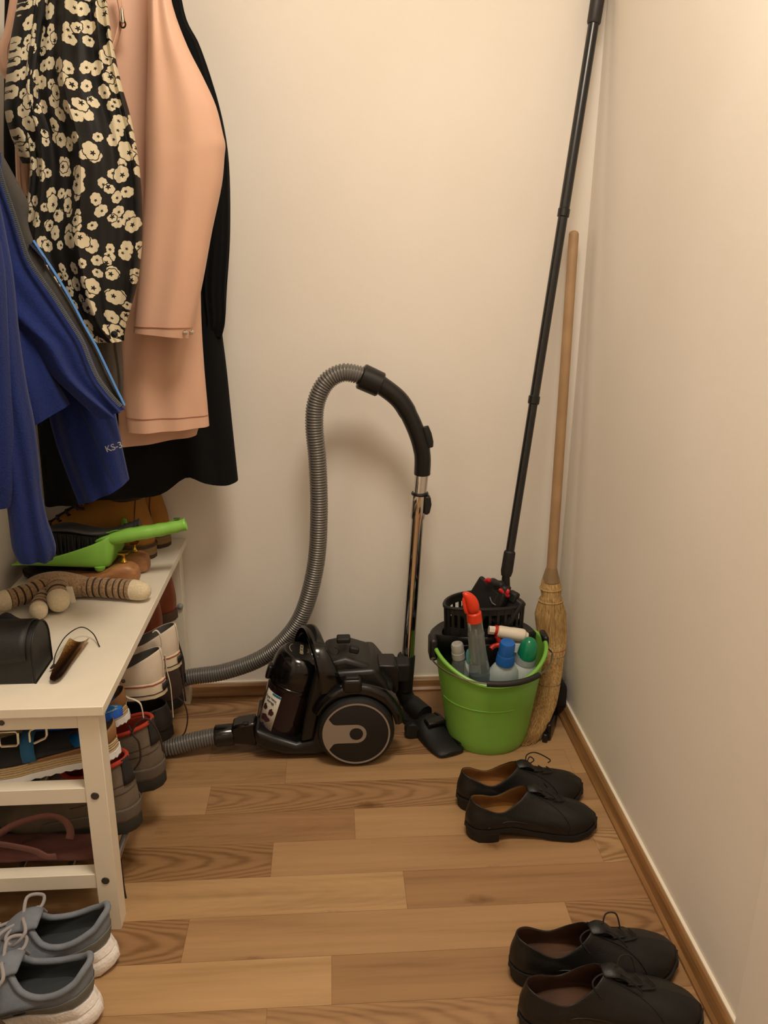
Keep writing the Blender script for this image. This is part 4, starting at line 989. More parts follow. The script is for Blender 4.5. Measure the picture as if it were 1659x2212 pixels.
OUTW = mat('white_outsole', 'd9dadb', 0.5)
BRWN = mat('tan_heel_leather', '8a623c', 0.6, noise=0.12, nscale=40)
BUCK = mat('pale_metal_buckle', 'd8cfb8', 0.25, metal=0.8)
def sandal(label, loc, rz, side, blue):
    t = thing('espadrille_sandal', label, 'sandal', loc, (0, radians(8), radians(rz)), 'rope-soled sandals on the upper rail')
    stp = lambda x: 0.036 + 0.0 * x
    p = dict(L=0.26, W=0.045, side=side, curve=0.008, spring=0.0, sole_top=0.033, sole_bot=0.012, sole_out=1.06, sole_prof=[(0, 1.0), (0.3, 1.03), (0.6, 1.0), (0.85, 1.03), (1, 0.99)],
             collar_x=(0.0, 0.075), collar_w=0.038, collar_z=[0.060, 0.057, 0.048, 0.046, 0.056], toe_h=0.03, bulge=0.004, vamp=0.9, thick=0.004, insole_h=0.008,
             mats=dict(upper=SUEDEB, lining=BRWN, sole=JUTE, insole=BLUEI))
    u = shoe(t, p)
    surf, m = p['surf'], p['m']
    # tan heel cup
    obj('heel_cup', MB().grid([[surf(j, i / 6) + Vector((-0.0022 if abs(j) < 6 else -0.001, 0.0022 * (1 if j > 2 else -1 if j < -2 else 0), 0.0015 if i == 6 else 0)) for j in range(-15, 16)] for i in range(7)], False), BRWN, t, local=True, solid=0.0015, soff=0)
    # white ridged outsole
    ring = []
    for q in range(96):
        s = 2 * pi * q / 96; x_ = (1 - cos(s)) / 2; y_ = (1 if s <= pi else -1) * 0.045 * sinterp(x_, OUT_T, OUT_W); ring.append(Vector((0.26 * ((x_ - 0.5) * 1.04 + 0.5), y_ * 1.08 + side * 0.008 * (sin(pi * min(1, max(0, x_ - 0.1) / 0.9)) - 0.5 * x_), 0)))
    obj('outsole', MB().grid([[r + Vector((0, 0, 0.0025 * (k % 2))) for k, r in enumerate(ring)], [r + Vector((0, 0, 0.005)) for r in ring], [r + Vector((0, 0, 0.0135)) for r in ring]], True, 0, True, True), OUTW, t, local=True, ang=30)
    # strap and buckle over the front
    rows = [[Vector((x_ + 0.012 * a, y_ + 0.008 * 0, z_)) for a in (-1, 0, 1)] for x_, y_, z_ in ((0.138, 0.048, 0.038), (0.139, 0.046, 0.052), (0.140, 0.038, 0.066), (0.141, 0.024, 0.075), (0.142, 0.0, 0.079))]
    obj('blue_strap', MB().grid(rows, False), mat('blue_strap_suede', '1c5a86', 0.8), t, local=True, solid=0.003, soff=0)
    for bx, tlt in ((0.170, 0.2), (0.118, -0.5)):
        c = Vector((bx, 0.030, 0.080)); w_, h_ = 0.016, 0.011
        rect = [c + Vector((a * w_, b_ * 0.5 * h_, -b_ * h_ + tlt * a * 0.01)) for a, b_ in ((-1, -0.7), (-0.8, -1), (0.8, -1), (1, -0.7), (1, 0.7), (0.8, 1), (-0.8, 1), (-1, 0.7))]
        obj('buckle', MB().tube(rect, 0.0026, 8, closed=True), BUCK, t, local=True)
    return t, p
e2, _ = sandal('rope-soled sandal with tan heel cup behind the loose blue insole, farther of the pair', (-0.410, 1.520, 0.322), 178, -1, 1)
e1, _ = sandal('rope-soled black sandal with buckles behind the middle end rail, nearer of the pair', (-0.400, 1.400, 0.322), 181, 1, 0)
# loose blue footbed sticking up out of the farther sandal, lettered along its rounded end
M5 = Matrix.Translation((-0.436, 1.452, 0.380)) @ Euler((radians(14), radians(6), radians(184))).to_matrix().to_4x4()
ring = []
for q in range(72):
    s = 2 * pi * q / 72; x_ = (1 - cos(s)) / 2; ring.append(Vector((0.17 * x_ - 0.035, (1 if s <= pi else -1) * 0.041 * sinterp(x_, [0, 0.02, 0.1, 0.25, 0.6, 0.9, 1], [0, 0.38, 0.78, 1.0, 0.95, 0.6, 0]), 0)))
fb = thing('insole', 'loose bright blue insole with white lettering lying in the farther rope-soled sandal', 'insole', tuple(M5.translation))
ib = obj('cushion', MB().grid([[M5 @ (r * 0.98 + Vector((0, 0, -0.014))) for r in ring], [M5 @ (r + Vector((0, 0, -0.012))) for r in ring], [M5 @ (r + Vector((0, 0, -0.002))) for r in ring], [M5 @ (r * 0.985) for r in ring]], True, 0, True, True), DBLUE, fb, ang=30)
obj('top_cover', MB().grid([[M5 @ (r * 0.975 + Vector((0, 0, 0.0004))) for r in ring], [M5 @ (r * 0.5 + Vector((0, 0, 0.0006))) for r in ring]], True, 0, False, True), BLUEI, fb)
LW = mat('white_lettering', 'd8dce0', 0.6)
word = 'E FOR ADORO T'
for i, ch in enumerate(word):
    if ch == ' ': continue
    a = radians(95 + 15.0 * i)
    o = M5 @ Vector((0.004 + 0.028 * cos(a), 0.028 * sin(a) * -1, 0.0008)); R3 = M5.to_3x3()
    xa = R3 @ Vector((-sin(a), -cos(a), 0)); ya = R3 @ Vector((cos(a), -sin(a), 0))
    obj('letter', text_mesh(ch, 0.0095, frame(o, xa, ya), 0.0002), LW, fb, smooth=False)

# grey hiking shoes with red lining
SUEDEG = mat('grey_suede', '6a5d4e', 0.9, bump=0.4, bscale=350, noise=0.14, nscale=30)
REDIN = mat('red_lining', 'a8331f', 0.85)
RUBG = mat('dark_green_rubber', '24251f', 0.7)
LACEB = mat('brown_lace', '35241c', 0.85)
GREYRAND = mat('grey_rand', '5f564c', 0.8, bump=0.2, bscale=300)
def hiking(label, loc, rz, side):
    t = thing('hiking_shoe', label, 'shoe', loc, (0, radians(3), radians(rz)), 'grey hiking shoes on the lower rail')
    p = dict(L=0.285, W=0.051, side=side, curve=0.01, spring=0.012, sole_top=0.026, sole_out=1.05, sole_prof=[(0, 0.96), (0.2, 1.0), (0.9, 1.02), (1, 0.99)],
             collar_x=(0.010, 0.135), collar_w=0.036, collar_z=[0.152, 0.150, 0.138, 0.135, 0.142], toe_h=0.04, bulge=0.010, vamp=0.8, thick=0.005, collar_r=0.0045,
             tongue=(0.018, 0.028, 0.018), tongue_t=0.007, laces=(5, 0.0022, 0.4, 0.95, 3.2), lace_cross=True,
             mats=dict(upper=SUEDEG, lining=REDIN, sole=RUBG, lace=LACEB, collar=REDIN, tongue=mat('brown_grey_tongue', '40352b', 0.9)))
    shoe(t, p)
    surf, m = p['surf'], p['m']
    obj('rubber_rand', MB().grid([[surf(j, 0.0 + 0.22 * i / 5) + Vector((-0.002 if abs(j) < 5 else 0, 0.002 * (1 if j > 3 else -1 if j < -3 else 0), 0)) for j in range(-16, 17)] for i in range(6)], False), GREYRAND, t, local=True, solid=0.0015, soff=0)
    obj('heel_loop', MB().grid([[surf(j, v) + Vector((-0.004, 0, 0.004 if v > 0.9 else 0)) for j in (0.5, 1.6, 2.7, 3.8, 4.8)] for v in (0.62, 0.75, 0.88, 0.97, 1.0)], False), mat('dark_webbing', '232220', 0.85), t, local=True, solid=0.002, soff=0)
    for v in (0.52, 0.66):
        obj('stitch_line', MB().tube([surf(j, v - 0.006 * abs(j)) + Vector((-0.0005 if abs(j) < 5 else 0, 0.0005 * (1 if j > 3 else -1), 0)) for j in range(-14, 15)], 0.0009, 5), mat('dark_stitch', '4a4036', 0.9), t, local=True)
    return t
h2 = hiking('grey hiking shoe with red lining on the lower rail, farther one by the vacuum hose', (-0.368, 1.612, 0.116), 182, -1)
h1 = hiking('grey hiking shoe with red lining, nearer one right behind the front bench leg', (-0.390, 1.472, 0.116), 178, 1)
hang_world(h2, [(-0.4166,1.55,0.2649),(-0.4075,1.55,0.2858),(-0.3925,1.55,0.301),(-0.377,1.55,0.3004),(-0.3639,1.55,0.2788),(-0.3567,1.55,0.252),(-0.3548,1.55,0.2283)], 0.002, LACEB)
hang_world(h2, [(-0.4183,1.55,0.2883),(-0.411,1.55,0.2668),(-0.4014,1.55,0.2484),(-0.4017,1.55,0.2108),(-0.4157,1.55,0.1874)], 0.002, LACEB)
hang_world(h1, [(-0.4191,1.4,0.117),(-0.4176,1.4,0.0748),(-0.417,1.4,0.0213),(-0.413,1.4,-0.0247)], 0.0022, LACEB)

# dark brown suede shoes and black shoes farther along the lower rail
BSUEDE = mat('dark_brown_suede', '3a2b22', 0.9, bump=0.35, bscale=400, noise=0.15, nscale=25)
def ankle(name, label, cat, loc, rz, side, mu, ml, ms, ml2, group, hz=0.13, L=0.28, ry=2):
    t = thing(name, label, cat, loc, (0, radians(ry), radians(rz)), group)
    p = dict(L=L, W=0.050, side=side, curve=0.01, spring=0.012, sole_top=0.024, sole_out=1.05,
             collar_x=(0.006, 0.125), collar_w=0.035, collar_z=[hz, hz * 0.99, hz * 0.93, hz * 0.95, hz * 1.0], toe_h=0.036, bulge=0.009, vamp=0.85, thick=0.004,
             tongue=(0.012, 0.026, 0.012), laces=(4, 0.002, 0.5, 0.95, 3.2),
             mats=dict(upper=mu, lining=ml, sole=ms, lace=ml2))
    shoe(t, p)
    s, m = p['surf'], p['m']
    for sg in (-1, 1):
        obj('side_seam', MB().tube([s(sg * a, b) + Vector((0, sg * 0.0006, 0)) for a, b in ((9, 0.02), (8.5, 0.3), (8, 0.6), (8, 0.97))], 0.0011, 5), ml2, t, local=True)
    return t
d2 = ankle('suede_shoe', 'dark brown suede shoe on the lower rail, farther one against the rear bench leg', 'shoe', (-0.396, 2.055, 0.116), 183, 1, BSUEDE, mat('dark_lining', '241b16', 0.9), BLKSOLE, LACEB, 'dark brown suede shoes', 0.125)
d1 = ankle('suede_shoe', 'dark brown suede shoe under the white sneakers, nearer of the pair', 'shoe', (-0.384, 1.942, 0.116), 180, -1, BSUEDE, mat('dark_lining', '241b16', 0.9), BLKSOLE, LACEB, 'dark brown suede shoes', 0.125)
hang_world(d1, [(-0.3892,1.9,0.1573),(-0.3736,1.9,0.139),(-0.3679,1.9,0.1067),(-0.3722,1.9,0.0746),(-0.3829,1.9,0.0515),(-0.4065,1.9,0.0393),(-0.4286,1.9,0.0323)], 0.0018, LACEB)
hang_world(d2, [(-0.396, 2.02, 0.20)] + [(-0.3889,1.99,0.1417),(-0.3872,1.99,0.0966)], 0.002, LACEB)
BLKS = mat('black_worn_leather', '1e1a18', 0.6, noise=0.2, nscale=30)
ankle('leather_shoe', 'black shoe on the lower rail between the hiking shoes and the suede shoes', 'shoe', (-0.385, 1.80, 0.114), 181, 1, BLKS, mat('dark_lining', '241b16', 0.9), BLKSOLE, LACE_BLK, None, 0.085)
# red-brown boots at the rear of the upper rail
RB = mat('red_brown_leather', '7c3d22', 0.5, noise=0.2, nscale=25)
RBS = mat('brown_stacked_sole', '4d382a', 0.75)
ankle('leather_boot', 'red-brown leather boot on the upper rail beside the rear bench leg', 'boot', (-0.408, 2.070, 0.294), 184, 1, RB, mat('dark_lining', '241b16', 0.9), RBS, LACEB, 'red-brown boots on the upper rail', 0.145)
ankle('leather_boot', 'red-brown leather boot on the upper rail behind the farther white sneaker', 'boot', (-0.420, 1.945, 0.294), 181, -1, RB, mat('dark_lining', '241b16', 0.9), RBS, LACEB, 'red-brown boots on the upper rail', 0.145)

# maroon canvas bag on the lower rail with a loose strap
MAROON = mat('maroon_canvas', '5a3530', 0.9, bump=0.3, bscale=500, noise=0.1, nscale=20)
bag = thing('canvas_bag', 'flat maroon canvas bag with looping strap behind the lowest end rail', 'bag', (-0.57, 1.40, 0.115))
rows = []
for i in range(13):
    x_ = -0.69 + 0.245 * i / 12; rows.append([])
    for k in range(24):
        a = 2 * pi * k / 24; f = 0.75 + 0.25 * sin(i * 1.1) * 0.3
        rows[-1].append(Vector((x_, 1.388 + 0.035 * cos(a), 0.1185 + (0.042 - 0.014 * i / 12) * f * (1 + sin(a)) * (0.9 + 0.12 * cos(i * 0.9 + k)) * 0.62)))
obj('bag_body', MB().grid(rows, True, 0, True, True), MAROON, bag, sub=1)
STRP = mat('maroon_webbing', '7a4f48', 0.8)
def ribbon(pts, w, nrm):
    c = crom(pts, 8); rows = []
    for i, q in enumerate(c):
        t = (c[min(i + 1, len(c) - 1)] - c[max(i - 1, 0)]).normalized(); b_ = t.cross(Vector(nrm)).normalized(); rows.append([q - b_ * w, q + b_ * w])
    return MB().grid(rows, False)
obj('strap', ribbon([(-0.621,1.352,0.1886),(-0.5856,1.352,0.2106),(-0.5514,1.352,0.2228),(-0.5182,1.352,0.2271),(-0.4949,1.352,0.2152),(-0.4874,1.352,0.1932),(-0.4908,1.352,0.1764)], 0.007, (0, 1, 0.25)), STRP, bag, solid=0.0016, soff=0)
obj('strap', ribbon([(-0.6203,1.346,0.1774),(-0.5806,1.346,0.1675),(-0.5529,1.346,0.1581),(-0.5338,1.346,0.1452),(-0.5157,1.346,0.1443)], 0.009, (0, 1, 0.4)), STRP, bag, solid=0.0016, soff=0)

# ------------------------------------------------------------------ on the bench top
# tan nubuck boots
NUB = mat('tan_nubuck', '9c6a24', 0.85, bump=0.25, bscale=450, noise=0.12, nscale=14)
BCOL = mat('dark_padded_collar', '33271d', 0.7)
SOLEH = mat('honey_sole', '7d6038', 0.6); SOLED = mat('dark_lug_sole', '3a2614', 0.7)
def work_boot(label, loc, rz, side):
    t = thing('work_boot', label, 'boot', loc, (0, 0, radians(rz)), 'tan work boots on the bench')
    p = dict(L=0.275, W=0.052, side=side, curve=0.01, spring=0.01, sole_top=0.036, sole_bot=0.010, sole_out=1.08, sole_prof=[(0, 1.0), (0.4, 1.0), (0.42, 0.985), (0.55, 0.985), (0.57, 1.0), (1, 0.98)],
             collar_x=(0.018, 0.118), collar_w=0.040, collar_z=[0.160, 0.160, 0.158, 0.164, 0.170], toe_h=0.045, bulge=0.010, vamp=0.55, thick=0.004, collar_r=0.006,
             tongue=(0.0, 0.03, 0.02), tongue_t=0.005, laces=(6, 0.0034, 0.35, 0.92, 3.2), lace_cross=True,
             bow=[[(0, 0, 0), (0.02, 0.03, 0.012), (0.04, 0.045, -0.02), (0.02, 0.04, -0.03)], [(0, 0, 0), (0.02, -0.03, 0.01), (0.03, -0.04, -0.03)]],
             mats=dict(upper=NUB, lining=BCOL, sole=SOLEH, lace=mat('dark_brown_lace', '2a1d12', 0.8), collar=BCOL, tongue=NUB))
    shoe(t, p)
    s, m = p['surf'], p['m']
    ring = [Vector(((q.x - 0.137) * 1.025 + 0.137, q.y * 1.075, 0)) for q in p['K'][:0]]
    S0 = [s(j, 0) for j in range(m)]
    obj('lug_sole', MB().grid([[Vector(((q.x - 0.137) * 1.02 + 0.137, q.y * 1.06, 0.0)) for q in S0], [Vector(((q.x - 0.137) * 1.028 + 0.137, q.y * 1.085, 0.011)) for q in S0]], True, 0, True, True), SOLED, t, local=True)
    obj('welt', MB().tube([Vector(((q.x - 0.137) * 1.028 + 0.137, q.y * 1.075, q.z - 0.002)) for q in S0], 0.0035, 8, closed=True), SOLED, t, local=True)
    for sg in (-1, 1):
        obj('ankle_seam', MB().tube([s(sg * a, b) + Vector((0, sg * 0.001, 0)) for a, b in ((7.5, 0.05), (6.5, 0.35), (7.2, 0.6), (6.8, 0.97))], 0.0013, 6), mat('dark_seam', '4a300f', 0.8), t, local=True)
        ey = MB()
        for i in range(6):
            q = s(m / 2 + sg * 4.2, 0.35 + 0.57 * i / 5); ey.lathe([(0, 0.0015), (0.0045, 0.001), (0.0045, -0.002), (0, -0.002)], 12, Matrix.Translation(q + Vector((0, sg * 0.002, 0.001))) @ Matrix.Rotation(-sg * radians(65), 4, 'X'))
        obj('eyelets', ey, mat('dark_brass', '3a2a18', 0.4, metal=0.7), t, local=True)
    return t
work_boot('tan nubuck work boot at the rear of the bench, partly hidden behind its mate', (-0.426, 2.142, TOPZ), 178, 1)
work_boot('tan nubuck work boot with dark laces, nearer one behind the green dustpan', (-0.446, 2.055, TOPZ), 180, -1)

# cedar shoe trees with brass knobs
CED = None
def cedar():
    N = NT('cedar_wood'); b = N.b; tc = N.n('ShaderNodeTexCoord'); mp = N.n('ShaderNodeMapping'); mp.inputs['Scale'].default_value = (12, 90, 90); N.l(tc.outputs['Object'], mp.inputs[0])
    nz = N.n('ShaderNodeTexNoise', i_Scale=1.0, i_Detail=4.0); N.l(mp.outputs[0], nz.inputs['Vector'])
    N.l(N.ramp(nz.outputs[0], [(0.3, srgb('8a5a36')), (0.7, srgb('b07c50'))]), b.inputs['Base Color']); b.inputs['Roughness'].default_value = 0.45
    return N.m
CED = cedar(); BRASS = mat('brass', 'd8a949', 0.18, metal=1.0)
def shoe_tree(label, loc, rz):
    t = thing('shoe_tree', label, 'shoe tree', loc, (0, 0, radians(rz)), 'wooden shoe trees on the bench')
    rows = []
    for x_, hw, z0, z1 in ((0.000, 0.012, 0.012, 0.030), (0.006, 0.021, 0.004, 0.044), (0.022, 0.027, 0.0, 0.052), (0.045, 0.029, 0.0, 0.050), (0.070, 0.029, 0.0, 0.036), (0.10, 0.028, 0.0, 0.024), (0.13, 0.032, 0.0, 0.022), (0.17, 0.036, 0.0, 0.026), (0.20, 0.034, 0.0, 0.026), (0.225, 0.024, 0.003, 0.020), (0.236, 0.010, 0.006, 0.014)):
        c = (z0 + z1) / 2; h = (z1 - z0) / 2
        rows.append([Vector((x_, hw * (abs(cos(a)) ** 0.7) * (1 if cos(a) > 0 else -1), c + h * (abs(sin(a)) ** 0.7) * (1 if sin(a) > 0 else -1))) for a in [2 * pi * k / 28 for k in range(28)]])
    obj('tree_body', MB().grid(rows, True, 0, True, True), CED, t, sub=1, local=True)
    obj('knob', MB().lathe([(0.005, 0.0), (0.0072, 0.002), (0.0045, 0.006), (0.003, 0.010), (0.003, 0.017), (0.0048, 0.020), (0.0125, 0.0215), (0.0135, 0.023), (0.0125, 0.0238), (0.010, 0.0226), (0, 0.0222)], 28, Matrix.Translation((0.034, 0, 0.0505))), BRASS, t, local=True)
    return t
shoe_tree('wooden shoe tree with brass knob, nearer one against the plush toy', (-0.446, 1.872, TOPZ), 177)
shoe_tree('wooden shoe tree with brass knob on the bench, farther one behind its mate', (-0.437, 1.945, TOPZ), 179)
# black leather shoe lying under the dustpan
t = thing('leather_shoe', 'dark leather shoe on the bench under the green dustpan, behind the plush toy', 'shoe', (-0.515, 1.95, TOPZ), (0, 0, radians(186)))
p = dict(L=0.215, W=0.036, side=1, spring=0.006, sole_top=0.010, sole_out=1.05, collar_x=(0.004, 0.10), collar_w=0.026, collar_z=[0.036, 0.034, 0.028, 0.030, 0.033], toe_h=0.014, bulge=0.004, vamp=0.9, thick=0.003,
         mats=dict(upper=BLKS, lining=mat('red_brown_lining', '6a3a1c', 0.7), sole=BLKSOLE))
shoe(t, p)

# green dustpan with black hand brush
pan = thing('dustpan', 'lime green dustpan with hollow handle lying across the bench top over the shoes', 'dustpan', (-0.60, 1.90, 0.50))
LIME = mat('lime_dustpan_plastic', '86c24e', 0.38)
# local pan: u runs from the lip (left) to the back wall, v across, height z
N0 = Vector((-0.7307,1.862,0.5203)); N1 = Vector((-0.5119,1.862,0.5062))      # near bottom edge
F0 = N0 + Vector((0.004, 0.165, 0.002)); F1 = N1 + Vector((0.004, 0.165, 0.004))
def panpt(u, v, h):
    p = N0.lerp(N1, u).lerp(F0.lerp(F1, u), v); return p + Vector((0, 0, h))
def wallh(u): return 0.003 + 0.072 * u ** 1.35
sec = []
U = [0, 0.12, 0.25, 0.38, 0.5, 0.62, 0.74, 0.85, 0.93, 0.975, 1.0]
for u in U:
    h = wallh(u); r = []
    inset = 0.0 if u < 0.93 else (0.10 if u > 0.99 else 0.04)
    for (v, hh) in ((0.0, h), (0.006, h * 0.6), (0.02, 0.006), (0.06, 0.0), (0.3, 0.0), (0.5, 0.0), (0.7, 0.0), (0.94, 0.0), (0.98, 0.006), (0.994, h * 0.6), (1.0, h)):
        r.append(panpt(u, inset + v * (1 - 2 * inset), hh + (0.004 if u > 0.99 else 0)))
    sec.append(r)
# back wall closes the pan
bw = []
for (v, hh) in ((0.0, 1), (0.006, .9), (0.02, .85), (0.06, .8), (0.3, .78), (0.5, .78), (0.7, .78), (0.94, .8), (0.98, .85), (0.994, .9), (1.0, 1)):
    bw.append(panpt(1.05, 0.12 + v * 0.76, wallh(1.0) * hh))
sec.append(bw)
obj('pan', MB().grid(sec, False), LIME, pan, solid=0.0026, soff=0, sub=1, ang=70)
hs, he = panpt(1.0, 0.12, 0.062), Vector((-0.3392,1.905,0.5999))
hrows = []; hc_ = crom([hs + Vector((-0.035, 0.02, 0.004)), hs + Vector((0.0, 0.012, 0.004)), hs.lerp(he, 0.35) + Vector((0, 0.0, 0.004)), hs.lerp(he, 0.7), he], 6)
for i, q in enumerate(hc_):
    f = i / (len(hc_) - 1); op = max(0.0, 1 - f / 0.42)       # open trough near the pan, closed tube farther out
    t_ = (he - hs).normalized(); s_ = Vector((-t_.y, t_.x, 0)).normalized(); w_ = s_.cross(t_) * -1
    if w_.z < 0: w_ = -w_
    rr_ = 0.0155 + 0.0035 * (1 - f) + 0.0008 * sin(i * 1.9)
    a0_ = radians(-90 - 180 + 100 * op); a1_ = radians(90 - 100 * op)
    hrows.append([q + s_ * rr_ * cos(a0_ + (a1_ - a0_) * k / 24) + w_ * rr_ * 0.92 * sin(a0_ + (a1_ - a0_) * k / 24) for k in range(25)])
obj('pan_handle', MB().grid(hrows, False), LIME, pan, solid=0.0022, soff=-1, ang=60)
fp = panpt(0.87, 0.02, -0.006)
obj('rest_foot', MB().lathe([(0, -0.006), (0.006, -0.005), (0.009, 0.0), (0.010, 0.006), (0, 0.007)], 16, Matrix.Translation(fp + Vector((0.005, 0.008, 0.004))), sx=1.3), LIME, pan)
obj('hanging_hole', MB().lathe([(0, 0), (0.006, 0), (0.006, 0.001), (0, 0.001)], 16, Matrix.Translation(he + Vector((-0.020, -0.003, 0.0142))) , sx=1.3), mat('shadow_green', '2f5a1c', 0.8), pan)
brush = thing('hand_brush', 'black hand brush with dark bristles lying in the green dustpan', 'brush', tuple(panpt(0.5, 0.5, 0.01)))
bc = [Vector(q) for q in ((-0.6536,1.93,0.5891), (-0.6114,1.93,0.5894), (-0.5583,1.925,0.5798), (-0.515,1.92,0.5783), (-0.4758,1.915,0.5904), (-0.4454,1.91,0.6015))]
cc = crom(bc, 6)
rows = []
for i, q in enumerate(cc):
    f = i / (len(cc) - 1); w_ = sinterp(f, [0, 0.08, 0.35, 0.62, 0.75, 1.0], [0.012, 0.030, 0.026, 0.013, 0.0125, 0.0115]); h_ = sinterp(f, [0, 0.3, 0.6, 1.0], [0.006, 0.009, 0.010, 0.0115])
    rows.append([q + Vector((0, w_ * cos(a), h_ * sin(a))) for a in [2 * pi * k / 18 for k in range(18)]])
bk = obj('brush_back', MB().grid(rows, True, 0, True, True), mat('grey_black_plastic', '2e2d2b', 0.4), brush)
for k in range(5):
    q = cc[21 + k * 2]; obj('grip_rib', MB().tube([q + Vector((0, 0.0128 * cos(a), 0.0122 * sin(a))) for a in [2 * pi * j_ / 20 for j_ in range(20)]], 0.0009, 6, closed=True), MATTE, bk)
rnd = random.Random(9); bm_ = MB()
q0, q1 = cc[0] + Vector((0.006, 0, -0.004)), cc[14] + Vector((0, 0, -0.006))
for i in range(26):
    for k in range(9):
        p_ = q0.lerp(q1, (i + rnd.random() * 0.6) / 26) + Vector((0, -0.024 + 0.006 * k, 0))
        fl = N0.lerp(N1, (p_.x - N0.x) / (N1.x - N0.x)).z + 0.004
        bm_.tube([p_, Vector((p_.x + rnd.uniform(-0.006, 0.006), p_.y + rnd.uniform(-0.012, 0.006), max(fl, p_.z - 0.052)))], 0.0024, 4)
b_ = obj('bristles', bm_, mat('black_bristle', '131211', 0.8), brush); b_['kind'] = 'stuff'

# plush toy with ribbed corduroy legs
def plush(nm, c, n):
    N = NT(nm); b = N.b; tc = N.n('ShaderNodeTexCoord'); nz = N.n('ShaderNodeTexNoise', i_Scale=260.0, i_Detail=3.0); N.l(tc.outputs['Object'], nz.inputs['Vector'])
    lo = tuple(x * (1 - n) for x in srgb(c)); hi = tuple(min(1, x * (1 + n)) for x in srgb(c))
    N.l(N.ramp(nz.outputs[0], [(0.35, lo), (0.65, hi)]), b.inputs['Base Color']); b.inputs['Roughness'].default_value = 0.95; b.inputs['Sheen Weight'].default_value = 0.3
    bp = N.n('ShaderNodeBump', i_Strength=0.7, i_Distance=0.002); N.l(nz.outputs[0], bp.inputs['Height']); N.l(bp.outputs[0], b.inputs['Normal'])
    return N.m
PLUSH = plush('tan_plush', '937656', 0.3); PLUSHW = plush('cream_plush', 'd8c8a8', 0.08); GAP = mat('groove_shade', '453423', 0.9)
toy = thing('plush_toy', 'tan plush animal toy with ribbed legs and cream paws sprawled on the bench top', 'plush toy', (-0.60, 1.78, TOPZ))
def limb(pts, r, n, paw, tw=0.22, ends=True):
    c = crom(pts, 10); tot = len(c) - 1; rad_ = []
    cut = int(tot * (1 - paw))
    prof_ = []
    for i in range(tot + 1): prof_.append(c[i])
    dense = []; rr_ = []
    M_ = n * 8
    for i in range(M_ + 1):
        f = (1 - paw) * i / M_; x_ = f * tot; k = min(int(x_), tot - 1); dense.append(c[k].lerp(c[k + 1], x_ - k))
        ph = (i % 8) / 8; wide = 1.0 if (i // 8) % 2 else 0.95
        rr_.append(r * wide * (0.72 + 0.28 * min(1.0, sin(pi * ph) * 2.2)) if 0 < i < M_ else r * 0.72)
    lm = MB().tube(dense, rr_, 20)
    for i in range(M_):
        if i % 8 in (0, 7): lm.mi[i * 20:(i + 1) * 20] = [1] * 20  # rows in the grooves go darker: shade between the ribs is painted in
    lg = obj('leg', lm, [PLUSH, GAP], toy, ang=80)
    pw = []; pr_ = []
    for i in range(13):
        f = (1 - paw) + paw * i / 12; x_ = f * tot; k = min(int(x_), tot - 1); pw.append(c[k].lerp(c[k + 1], x_ - k))
        pr_.append(r * 1.0 * sqrt(max(0.002, 1 - (i / 12) ** 2.6)))
    obj('paw', MB().tube(pw, pr_, 20), PLUSHW, lg)
R_ = 0.024
Zr = TOPZ + R_ + 0.001
limb([(-0.5722,1.792,0.495),(-0.5315,1.7895,0.495),(-0.4787,1.778,0.495),(-0.4365,1.7673,0.495),(-0.4005,1.7518,0.495)], 0.0225, 10, 0.27)
limb([(-0.6287,1.783,0.5),(-0.6502,1.7577,0.5),(-0.6711,1.733,0.5),(-0.6924,1.7115,0.5),(-0.7141,1.6931,0.5)], 0.022, 6, 0.30)
limb([(-0.600, 1.775, 0.505), (-0.592, 1.745, 0.502), (-0.583, 1.715, 0.496), (-0.574, 1.690, 0.4955)], 0.024, 3, 0.42)
limb([(-0.618, 1.765, 0.492), (-0.622, 1.725, 0.490), (-0.617, 1.690, 0.489), (-0.606, 1.662, 0.489)], 0.0185, 5, 0.28)
bodyp = crom([(-0.545, 1.795, 0.494), (-0.575, 1.793, 0.498), (-0.610, 1.795, 0.500), (-0.645, 1.797, 0.497), (-0.668, 1.795, 0.493)], 6)
obj('body', MB().tube(bodyp, [0.014 + 0.016 * sin(pi * (0.12 + 0.76 * i / 24)) for i in range(25)], 24), PLUSH, toy)
q = Vector((-0.5671,1.735,0.5029))
obj('care_tag', MB().add([q + Vector((-0.004, 0, 0.016)), q + Vector((0.010, -0.001, 0.016)), q + Vector((0.016, -0.006, -0.018)), q + Vector((0.006, -0.008, -0.019))], [(0, 1, 2, 3)]), mat('white_tag', 'd8cdb8', 0.7), toy, solid=0.0008, soff=0, smooth=False)
# dark knitted cloth behind the case
cl = MB(); rows = []
rnd = random.Random(3)
for i in range(13):
    rows.append([Vector((-0.745 + 0.145 * i / 12, 1.555 + 0.10 * k / 8, TOPZ + 0.004 + 0.040 * sin(pi * min(1, (i + 0.4) / 13)) * sin(pi * (k + 0.3) / 9) * (0.8 + 0.3 * sin(i * 1.3 + k * 0.8)) + 0.003)) for k in range(9)])
tag(obj('crumpled_cloth', MB().grid(rows, False), mat('black_knit_cloth', '191918', 0.95, bump=0.5, bscale=500), None, solid=0.004, sub=1), 'crumpled black cloth on the bench between the plush toy and the black case', 'cloth')
